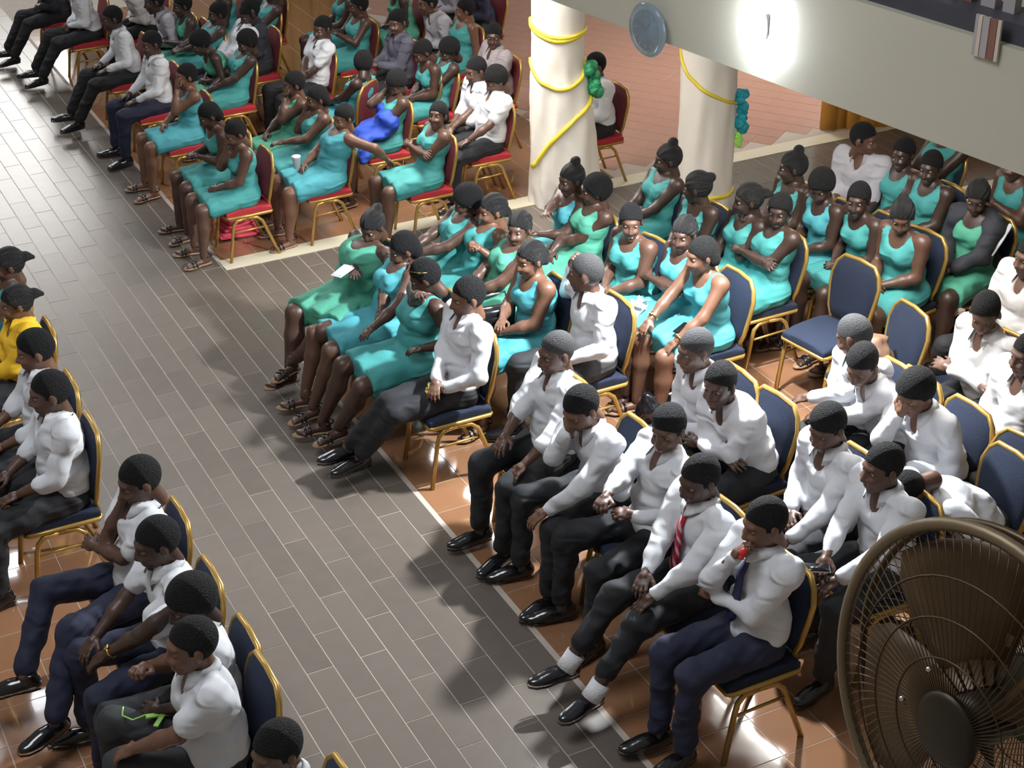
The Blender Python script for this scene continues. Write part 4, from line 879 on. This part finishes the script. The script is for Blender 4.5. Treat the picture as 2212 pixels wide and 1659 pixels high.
# left block, beside the aisle
I = add('leftbun', (28, 572), 1.56, 'w', 'woman in aqua with a low ponytail, topmost at the left edge', top='aqua', hair='pony', skin=1, hyaw=-5, arms=('lap', 'lap'), **D)
I = add('yellow', (40, 655), 1.56, 'w', 'person in a bright yellow shirt with a stubby ponytail, left edge', top='yellow', hair='pony', skin=2, hyaw=0, sleeves='mid', bottom='black', arms=('lap', 'lap'))
I = add('leftwhite', (82, 757), 1.50, 'm', 'man with a neat square hairline in a white shirt behind the yellow shirt', skin=2, hair='top', hyaw=-6, arms=('thigh', 'thigh'), sleeves='mid')
I = add('leftwhitebig', (112, 848), 1.47, 'm', 'man in a loose white shirt, last before the gap in the left row', skin=1, hair='short', hyaw=-6, arms=('thigh', 'thigh'), sleeves='mid', build=1.12)
I = add('handface', (312, 1036), 1.58, 'm', 'man in a short-sleeved shirt covering his face, long navy legs stretched left', skin=1, hair='short', hyaw=4, hpitch=18, bottom='navy', arms=('under', 'face'), sleeves='short',
    knees=((95, 1395, .58), (15, 1290, .60)), feet=((100, 1660), (20, 1600)), cd=.06, build=1.0)
I = add('goldwatch', (345, 1170), 1.62, 'm', 'man in a short-sleeved white shirt with a gold watch and joined hands', skin=0, hair='short', hyaw=2, hpitch=14, bottom='navy', arms=((222, 1420, .66), (190, 1400, .66)), sleeves='short', hand=('relax', 'relax'))
watch(I, 'L')
I = add('hiddenchin', (418, 1300), 1.62, 'm', 'man with tall dark hair mostly hidden behind the front man on the left', skin=3, hair='afro', hyaw=4, hpitch=20, arms=('lap', 'temple'), sleeves='short', bottom='black')
I = add('fronthand', (420, 1392), 1.52, 'm', 'man in a thin white shirt with a fist near his chin, large at lower left', skin=2, hair='short', hyaw=-2, hpitch=6, arms=((235, 1650, .60), (320, 1440, .92)), sleeves='short', hand=('relax', 'fist'), build=1.14, cd=.08, knees=((75, 1650, .55), (150, 1545, .55)), bottom='charcoal')
I = add('turnedman', (600, 1622), 1.66, 'm', 'man at the bottom edge twisting round over his shoulder, only his head showing', skin=1, hair='short', hyaw=20, hpitch=12, arms=('lap', 'lap'))
I = add('leftfar2', (-95, 900), .78, 'm', 'man cut by the left edge with only a hand and cuff in view', skin=1, hair='short', arms=('lap', 'lap'), lean=-6)
# ---------------- far block with red chairs
RD = dict(mk_chair='red')
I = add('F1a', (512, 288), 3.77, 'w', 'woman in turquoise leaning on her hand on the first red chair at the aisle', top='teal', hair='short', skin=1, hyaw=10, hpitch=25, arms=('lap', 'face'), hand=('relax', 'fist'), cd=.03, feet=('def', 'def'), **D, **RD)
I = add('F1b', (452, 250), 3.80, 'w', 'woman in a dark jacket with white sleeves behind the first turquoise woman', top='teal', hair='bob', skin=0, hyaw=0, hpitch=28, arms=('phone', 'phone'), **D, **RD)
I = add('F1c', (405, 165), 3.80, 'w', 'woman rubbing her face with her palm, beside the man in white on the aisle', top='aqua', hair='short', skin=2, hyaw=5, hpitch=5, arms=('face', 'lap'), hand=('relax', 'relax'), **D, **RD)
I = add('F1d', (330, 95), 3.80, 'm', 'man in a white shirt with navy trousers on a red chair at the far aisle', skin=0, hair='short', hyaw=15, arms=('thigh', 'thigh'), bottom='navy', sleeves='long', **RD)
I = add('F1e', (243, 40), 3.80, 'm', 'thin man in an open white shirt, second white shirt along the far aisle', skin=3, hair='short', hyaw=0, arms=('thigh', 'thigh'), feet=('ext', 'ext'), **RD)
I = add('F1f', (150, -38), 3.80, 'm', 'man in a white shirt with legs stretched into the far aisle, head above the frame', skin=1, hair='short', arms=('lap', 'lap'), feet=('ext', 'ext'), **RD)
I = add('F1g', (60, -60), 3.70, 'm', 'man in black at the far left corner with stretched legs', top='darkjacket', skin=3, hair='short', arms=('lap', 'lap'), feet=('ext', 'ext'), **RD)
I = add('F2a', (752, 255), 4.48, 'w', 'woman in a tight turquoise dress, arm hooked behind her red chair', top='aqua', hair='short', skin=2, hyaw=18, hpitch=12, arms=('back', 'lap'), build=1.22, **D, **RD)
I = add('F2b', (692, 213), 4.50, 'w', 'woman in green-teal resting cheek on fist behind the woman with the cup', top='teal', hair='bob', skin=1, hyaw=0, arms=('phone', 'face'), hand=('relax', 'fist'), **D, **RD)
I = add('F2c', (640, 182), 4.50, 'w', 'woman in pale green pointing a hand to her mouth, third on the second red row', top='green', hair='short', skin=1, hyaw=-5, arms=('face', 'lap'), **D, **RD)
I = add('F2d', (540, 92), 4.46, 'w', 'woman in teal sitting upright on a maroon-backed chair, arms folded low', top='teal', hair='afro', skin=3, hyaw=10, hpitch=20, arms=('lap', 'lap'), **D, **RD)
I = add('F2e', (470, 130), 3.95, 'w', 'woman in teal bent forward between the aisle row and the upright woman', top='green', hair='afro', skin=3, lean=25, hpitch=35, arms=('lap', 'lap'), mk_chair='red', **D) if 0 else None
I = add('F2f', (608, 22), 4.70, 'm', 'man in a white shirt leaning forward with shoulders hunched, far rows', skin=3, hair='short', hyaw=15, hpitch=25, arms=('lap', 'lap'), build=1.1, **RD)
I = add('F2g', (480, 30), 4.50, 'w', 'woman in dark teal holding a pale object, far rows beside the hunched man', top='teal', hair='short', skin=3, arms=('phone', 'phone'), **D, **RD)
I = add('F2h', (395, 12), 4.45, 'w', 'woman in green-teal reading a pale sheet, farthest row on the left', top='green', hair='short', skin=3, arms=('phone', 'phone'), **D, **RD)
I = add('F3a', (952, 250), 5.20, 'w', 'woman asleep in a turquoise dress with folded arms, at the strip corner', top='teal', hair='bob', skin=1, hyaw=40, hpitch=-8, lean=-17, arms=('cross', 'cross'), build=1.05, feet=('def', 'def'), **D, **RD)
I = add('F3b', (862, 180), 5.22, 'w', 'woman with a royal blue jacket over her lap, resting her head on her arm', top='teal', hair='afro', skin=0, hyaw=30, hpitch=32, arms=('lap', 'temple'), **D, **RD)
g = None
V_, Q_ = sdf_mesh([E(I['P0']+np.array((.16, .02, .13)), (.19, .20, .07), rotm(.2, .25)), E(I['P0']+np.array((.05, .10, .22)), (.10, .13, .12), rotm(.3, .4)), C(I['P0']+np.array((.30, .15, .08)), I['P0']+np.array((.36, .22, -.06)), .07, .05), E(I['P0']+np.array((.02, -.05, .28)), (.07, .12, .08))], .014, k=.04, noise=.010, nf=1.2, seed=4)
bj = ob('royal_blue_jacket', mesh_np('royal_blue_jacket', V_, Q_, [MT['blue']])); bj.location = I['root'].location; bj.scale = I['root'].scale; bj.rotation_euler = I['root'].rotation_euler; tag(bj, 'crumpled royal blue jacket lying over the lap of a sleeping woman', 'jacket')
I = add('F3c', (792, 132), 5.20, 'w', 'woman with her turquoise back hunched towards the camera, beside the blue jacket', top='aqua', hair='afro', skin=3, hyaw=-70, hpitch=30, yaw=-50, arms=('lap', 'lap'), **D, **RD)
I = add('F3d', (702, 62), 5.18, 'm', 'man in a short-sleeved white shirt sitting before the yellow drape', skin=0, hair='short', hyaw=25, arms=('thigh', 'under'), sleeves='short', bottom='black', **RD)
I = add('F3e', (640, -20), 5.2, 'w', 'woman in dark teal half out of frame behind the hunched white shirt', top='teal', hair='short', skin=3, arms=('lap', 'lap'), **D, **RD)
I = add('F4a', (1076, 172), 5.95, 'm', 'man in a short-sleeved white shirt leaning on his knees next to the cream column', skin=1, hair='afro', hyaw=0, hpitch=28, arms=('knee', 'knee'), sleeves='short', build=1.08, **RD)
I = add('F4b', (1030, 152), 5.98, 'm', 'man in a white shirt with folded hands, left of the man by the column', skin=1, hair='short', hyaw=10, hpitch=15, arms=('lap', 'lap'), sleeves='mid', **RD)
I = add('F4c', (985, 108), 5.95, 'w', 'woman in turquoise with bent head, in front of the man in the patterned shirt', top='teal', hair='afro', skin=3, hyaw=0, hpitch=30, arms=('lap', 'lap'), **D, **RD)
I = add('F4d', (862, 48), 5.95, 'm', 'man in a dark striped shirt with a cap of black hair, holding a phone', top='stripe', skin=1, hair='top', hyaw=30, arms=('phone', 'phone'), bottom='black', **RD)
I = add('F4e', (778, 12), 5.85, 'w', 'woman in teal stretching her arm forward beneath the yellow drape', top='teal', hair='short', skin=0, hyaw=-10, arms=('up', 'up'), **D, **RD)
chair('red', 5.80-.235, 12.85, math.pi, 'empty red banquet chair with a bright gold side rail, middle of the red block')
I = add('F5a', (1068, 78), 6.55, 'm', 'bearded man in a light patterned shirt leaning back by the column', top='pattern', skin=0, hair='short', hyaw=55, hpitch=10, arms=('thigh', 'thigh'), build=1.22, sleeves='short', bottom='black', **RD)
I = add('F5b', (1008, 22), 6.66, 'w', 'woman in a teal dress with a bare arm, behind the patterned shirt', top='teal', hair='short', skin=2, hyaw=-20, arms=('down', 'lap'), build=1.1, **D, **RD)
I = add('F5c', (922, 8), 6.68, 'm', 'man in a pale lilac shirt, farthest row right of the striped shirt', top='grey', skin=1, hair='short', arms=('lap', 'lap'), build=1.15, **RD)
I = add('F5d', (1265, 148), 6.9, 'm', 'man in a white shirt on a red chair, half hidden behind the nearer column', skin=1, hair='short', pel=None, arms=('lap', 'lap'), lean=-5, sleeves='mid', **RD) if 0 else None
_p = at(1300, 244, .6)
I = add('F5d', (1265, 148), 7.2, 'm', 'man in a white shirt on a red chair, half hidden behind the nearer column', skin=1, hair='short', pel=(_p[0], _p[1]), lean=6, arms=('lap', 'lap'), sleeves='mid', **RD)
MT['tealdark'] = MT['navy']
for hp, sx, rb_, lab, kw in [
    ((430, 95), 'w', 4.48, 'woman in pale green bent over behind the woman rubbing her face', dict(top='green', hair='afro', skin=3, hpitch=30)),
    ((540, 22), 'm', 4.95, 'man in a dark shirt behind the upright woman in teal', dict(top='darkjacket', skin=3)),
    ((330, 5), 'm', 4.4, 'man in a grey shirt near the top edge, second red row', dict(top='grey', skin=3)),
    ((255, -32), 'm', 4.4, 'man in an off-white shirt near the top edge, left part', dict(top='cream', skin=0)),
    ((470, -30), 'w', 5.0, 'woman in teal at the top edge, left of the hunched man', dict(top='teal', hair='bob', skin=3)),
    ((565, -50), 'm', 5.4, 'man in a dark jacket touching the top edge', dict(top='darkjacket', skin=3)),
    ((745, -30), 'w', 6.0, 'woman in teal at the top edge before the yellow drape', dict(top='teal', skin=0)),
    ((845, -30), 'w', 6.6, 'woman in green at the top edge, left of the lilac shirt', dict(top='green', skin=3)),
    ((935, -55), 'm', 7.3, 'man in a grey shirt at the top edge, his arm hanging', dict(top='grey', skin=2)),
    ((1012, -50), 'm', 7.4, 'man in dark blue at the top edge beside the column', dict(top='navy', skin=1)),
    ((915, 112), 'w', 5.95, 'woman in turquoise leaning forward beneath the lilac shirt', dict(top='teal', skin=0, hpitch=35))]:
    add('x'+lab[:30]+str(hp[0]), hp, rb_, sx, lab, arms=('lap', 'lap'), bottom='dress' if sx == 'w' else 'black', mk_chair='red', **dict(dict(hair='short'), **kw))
open('/tmp/log_people.txt', 'w').write('\n'.join(map(str, LOGP)))
# ------------------------------------------------------------------ small things
def small(name, label, cat, pos, g, mats, rz=0., smooth=False):
    o = ob(name, g.mesh(name, mats, smooth)); o.location = pos; o.rotation_euler = (0, 0, rz); return tag(o, label, cat)
I = PE['greenfront']; g = Geo(); g.box((.0, 0, 0), (.17, .075, .006)); g.box((.01, .005, .006), (.16, .07, .003), rotm(.08), 1)
small('folded_paper', 'folded lilac and white paper in the hand of the woman in green', 'paper', tuple(wpos(I, I['Wr'][1]+np.array((.10, .02, .03)))), g, [MT['paper'], MT['lilac']], .6)
I = PE['whitefront']; p = wpos(I, I['hip'][0]*.55+I['K'][0]*.45+np.array((0, 0, .105))); g = Geo(); rng = np.random.RandomState(3)
for i in range(9): g.box((rng.uniform(-.04, .04), rng.uniform(-.025, .025), rng.uniform(0, .02)), (.05, .035, .004), rotm(*rng.uniform(-.7, .7, 3)))
small('snack_wrapper', 'crumpled yellow wrapper on the thigh of the young man in the aisle row', 'wrapper', tuple(p), g, [MT['wrap']])
I = PE['goldwatch']; I2 = PE['fronthand']
p = wpos(I2, I2['hip'][1]*.5+I2['K'][1]*.5+np.array((0, 0.02, .11))); g = Geo()
g.box((0, 0, 0), (.11, .025, .008), rotm(.4)); g.box((-.02, .04, .004), (.08, .022, .006), rotm(1.5)); g.tube([(.05, .02, .01), (.10, .05, .0), (.15, .04, .01), (.17, -.02, .005)], .004, 5)
small('lime_lanyard', 'lime green and white lanyard on the dark trousers at lower left', 'lanyard', tuple(p), g, [MT['lime']], 2.5)
# shopping bag under the first red chair
c = at(512, 508, .0); g = Geo()
for k in range(5): g.box((0, .0, .03+k*.032), (.34-.03*k, .20, .030), rotm(.05*k, .06*(-1)**k), bev=.012)
small('pink_cloth_bundle', 'folded pink-red cloth bundle on the floor under the first red chair', 'bundle', (c[0], c[1], 0), g, [MT['pink']], smooth=True)
I = PE['F2a']; g = Geo(); g.lathe([(.026, 0), (.034, .09), (.036, .092), (.036, .10)], 18)
small('paper_cup', 'small white paper cup on the lap of the woman in the tight turquoise dress', 'cup', tuple(wpos(I, I['Wr'][1]+np.array((.09, .05, .00)))), g, [MT['paper']], smooth=True)
I = PE['braids']; g = Geo(); g.box((0, 0, .09), (.30, .10, .18), rotm(0, .05), bev=.03); g.tube([(-.12, 0, .17), (-.09, 0, .27), (.09, 0, .27), (.12, 0, .17)], .008, 6, 1)
small('handbag', 'black handbag with a silver edge on the lap of the woman with cornrows', 'handbag', tuple(wpos(I, (.27, -.10, .60))), g, [MT['shoe'], MT['silver']], smooth=True)
I = PE['foldedsmile']; g = Geo(); 
for i in range(6): g.box((rng.uniform(-.04, .04), rng.uniform(-.03, .03), rng.uniform(0, .04)), (.09, .06, .004), rotm(*rng.uniform(-.9, .9, 3)))
small('tissue', 'crumpled white tissue on the lap of the woman with folded arms', 'tissue', tuple(wpos(I, (.30, .0, .65))), g, [MT['paper']])
I = PE['laughing']; g = Geo(); g.box((0, 0, 0), (.15, .075, .010), bev=.004)
small('phone', 'gold-cased phone held up between the women, above the man with grey cropped hair', 'phone', tuple(at(1232, 552, .98)), g, [MT['metalgold']]) if 0 else None
I = PE['profile']; g = Geo(); g.box((0, 0, 0), (.15, .075, .010), bev=.004)
small('dark_phone', 'dark phone on the lap of the woman in profile', 'phone', tuple(wpos(I, (.26, .06, .655))), g, [MT['phone']], .5)
c = at(1905, 745, .55); V_, Q_ = sdf_mesh([E((0, 0, .0), (.15, .13, .12)), E((.03, .03, .11), (.09, .08, .08))], .014, k=.05, noise=.012, nf=1.3, seed=3)
bag = ob('brown_bag', mesh_np('brown_bag', V_, Q_, [mat('brown_bag', (.16, .09, .055), .6, var=.3, vscale=12)])); bag.location = (6.07, 6.98, .58); tag(bag, 'crumpled brown bag sitting on the empty navy chair behind the leaning man', 'bag')
c = at(1425, 690, 0)
V_, Q_ = sdf_mesh([E((0, 0, .13), (.17, .11, .13)), C((-.1, 0, .24), (.1, 0, .24), .03, .03)], .014, k=.04, noise=.008, nf=1.3, seed=8)
bag = ob('black_bag', mesh_np('black_bag', V_, Q_, [MT['shoe']])); bag.location = (at(1425, 890, .1)[0], at(1425, 890, .1)[1], .0); tag(bag, 'soft black bag on the floor behind the smiling man', 'bag')

# ------------------------------------------------------------------ pedestal fan in the foreground
BR = mat('bronze_wire', (.085, .055, .026), .42, metal=.6, var=.2, vscale=5); BRL = mat('bronze_rim', (.21, .155, .09), .45, metal=.4, var=.2, vscale=5)
BLD = mat('brown_fan_blade', (.11, .062, .027), .40, metal=.15, var=.15, vscale=4); MOT = mat('dark_motor', (.030, .022, .012), .45, metal=.4)
dF = R@np.array([2108-CX, 1555-CY, F]); dF /= np.linalg.norm(dF); FC = CAMV+dF*3.1
rt = R[:, 0]; dh = _n((dF[0], dF[1], 0)); ax = _n(-rt*.80-dh*.60+np.array((0, 0, .10)))
yv = _n(np.cross((0, 0, 1.), ax)); zv = np.cross(ax, yv); FR = np.stack([yv, zv, ax], 1)   # local z = blowing direction
fan = empty('pedestal_fan', tuple(FC*np.array((1, 1, 0)))); tag(fan, 'large bronze wire-caged pedestal fan in the foreground, lower right corner', 'fan')
fo = np.array((0, 0, FC[2])); T = lambda p: fo+FR@np.array(p, float)
RF = .355
def ring(r, z, tr, n=64, k=6): 
    g = Geo(); g.tube([T((r*math.cos(a), r*math.sin(a), z)) for a in np.arange(n)*2*math.pi/n], tr, k, closed=True); return g
ob('outer_rim', ring(RF, .0, .013).mesh('outer_rim', [BRL]), fan)
ob('rear_rim', ring(RF*.985, -.045, .008).mesh('rear_rim', [BR]), fan)
prof_f = lambda r: .0+.075*(1-(r/RF)**2.4); prof_b = lambda r: -.045-.085*(1-(r/RF)**2.4)
for nm, pf in (('front_cage', prof_f), ('rear_cage', prof_b)):
    g = Geo()
    for i in range(96):
        a0 = i*2*math.pi/96; rr = np.linspace(.07, RF, 7)
        g.tube([T((r*math.cos(a0+.5*(r/RF)), r*math.sin(a0+.5*(r/RF)), pf(r))) for r in rr], .0013, 4)
    for r in (.13, .20, .27): 
        g.tube([T((r*math.cos(a), r*math.sin(a), pf(r))) for a in np.arange(48)*2*math.pi/48], .0022, 4, closed=True)
    tag(ob(nm, g.mesh(nm, [BR]), fan), kind='stuff')
g = Geo(); g.lathe([(.01, .080), (.06, .080), (.072, .074), (.072, .066), (.01, .060)], 28, fo, FR); ob('cage_badge', g.mesh('cage_badge', [MOT]), fan)
for b_ in range(4):
    a0 = b_*2*math.pi/4+.42; g = Geo(); rows = []
    for r, w0, w1, tw in ((.05, -.25, .35, .6), (.12, -.42, .62, .55), (.20, -.50, .66, .45), (.28, -.48, .60, .36), (.325, -.36, .46, .32)):
        for t in np.linspace(0, 1, 6):
            a = a0+w0+(w1-w0)*t; z = -.02+math.sin((t-.5)*1.6)*.035*tw/.4; rows.append(T((r*math.cos(a), r*math.sin(a), z)))
    n6 = 6; m5 = 5; top = np.array(rows); bot = top-FR[:, 2]*.003; Vb = np.concatenate([top, bot]); N = len(top)
    fs = [(k*6+i, k*6+i+1, (k+1)*6+i+1, (k+1)*6+i) for k in range(4) for i in range(5)]; fs += [tuple(N+j for j in f[::-1]) for f in fs]
    edge = [i for i in range(6)]+[k*6+5 for k in range(1, 5)]+[4*6+i for i in range(4, -1, -1)]+[k*6 for k in range(3, 0, -1)]
    fs += [(edge[(i+1) % len(edge)], edge[i], N+edge[i], N+edge[(i+1) % len(edge)]) for i in range(len(edge))]
    g.add(Vb, fs); ob('blade', g.mesh('blade', [BLD]), fan)
g = Geo(); g.lathe([(.03, .035), (.045, .030), (.05, .01), (.05, -.05), (.03, -.06)], 24, fo, FR); ob('hub', g.mesh('hub', [MOT]), fan)
g = Geo(); pr = [(.05, -.12), (.085, -.125), (.095, -.14)]
for k in range(7): z = -.145-.022*k; pr += [(.098, z), (.098, z-.010), (.086, z-.012), (.086, z-.020)]
pr += [(.08, -.31), (.05, -.325)]
g.lathe(pr, 28, fo, FR); ob('motor', g.mesh('motor', [mat('motor_casing', (.11, .095, .065), .45, metal=.4)]), fan)
g = Geo(); g.tube([T((0, 0, -.22)), T((0, 0, -.22))+np.array((0, 0, -.16))], .028, 12); mp_ = T((0, 0, -.22)); g.tube([mp_+np.array((0, 0, -.12)), (mp_[0], mp_[1], 1.2), (mp_[0], mp_[1], .05)], (.024, .026, .030), 12); ob('pole', g.mesh('pole', [BRL]), fan)
g = Geo(); g.lathe([(.30, 0), (.30, .02), (.10, .05), (.04, .07)], 32, (mp_[0], mp_[1], 0)); ob('base', g.mesh('base', [MOT]), fan)
for i in range(2):
    g = Geo(); g.ell(T((.11*math.cos(2.2+i), .11*math.sin(2.2+i), .074)), (.006, .006, .005), 10, 6); ob('screw', g.mesh('screw', [MT['silver']]), fan)
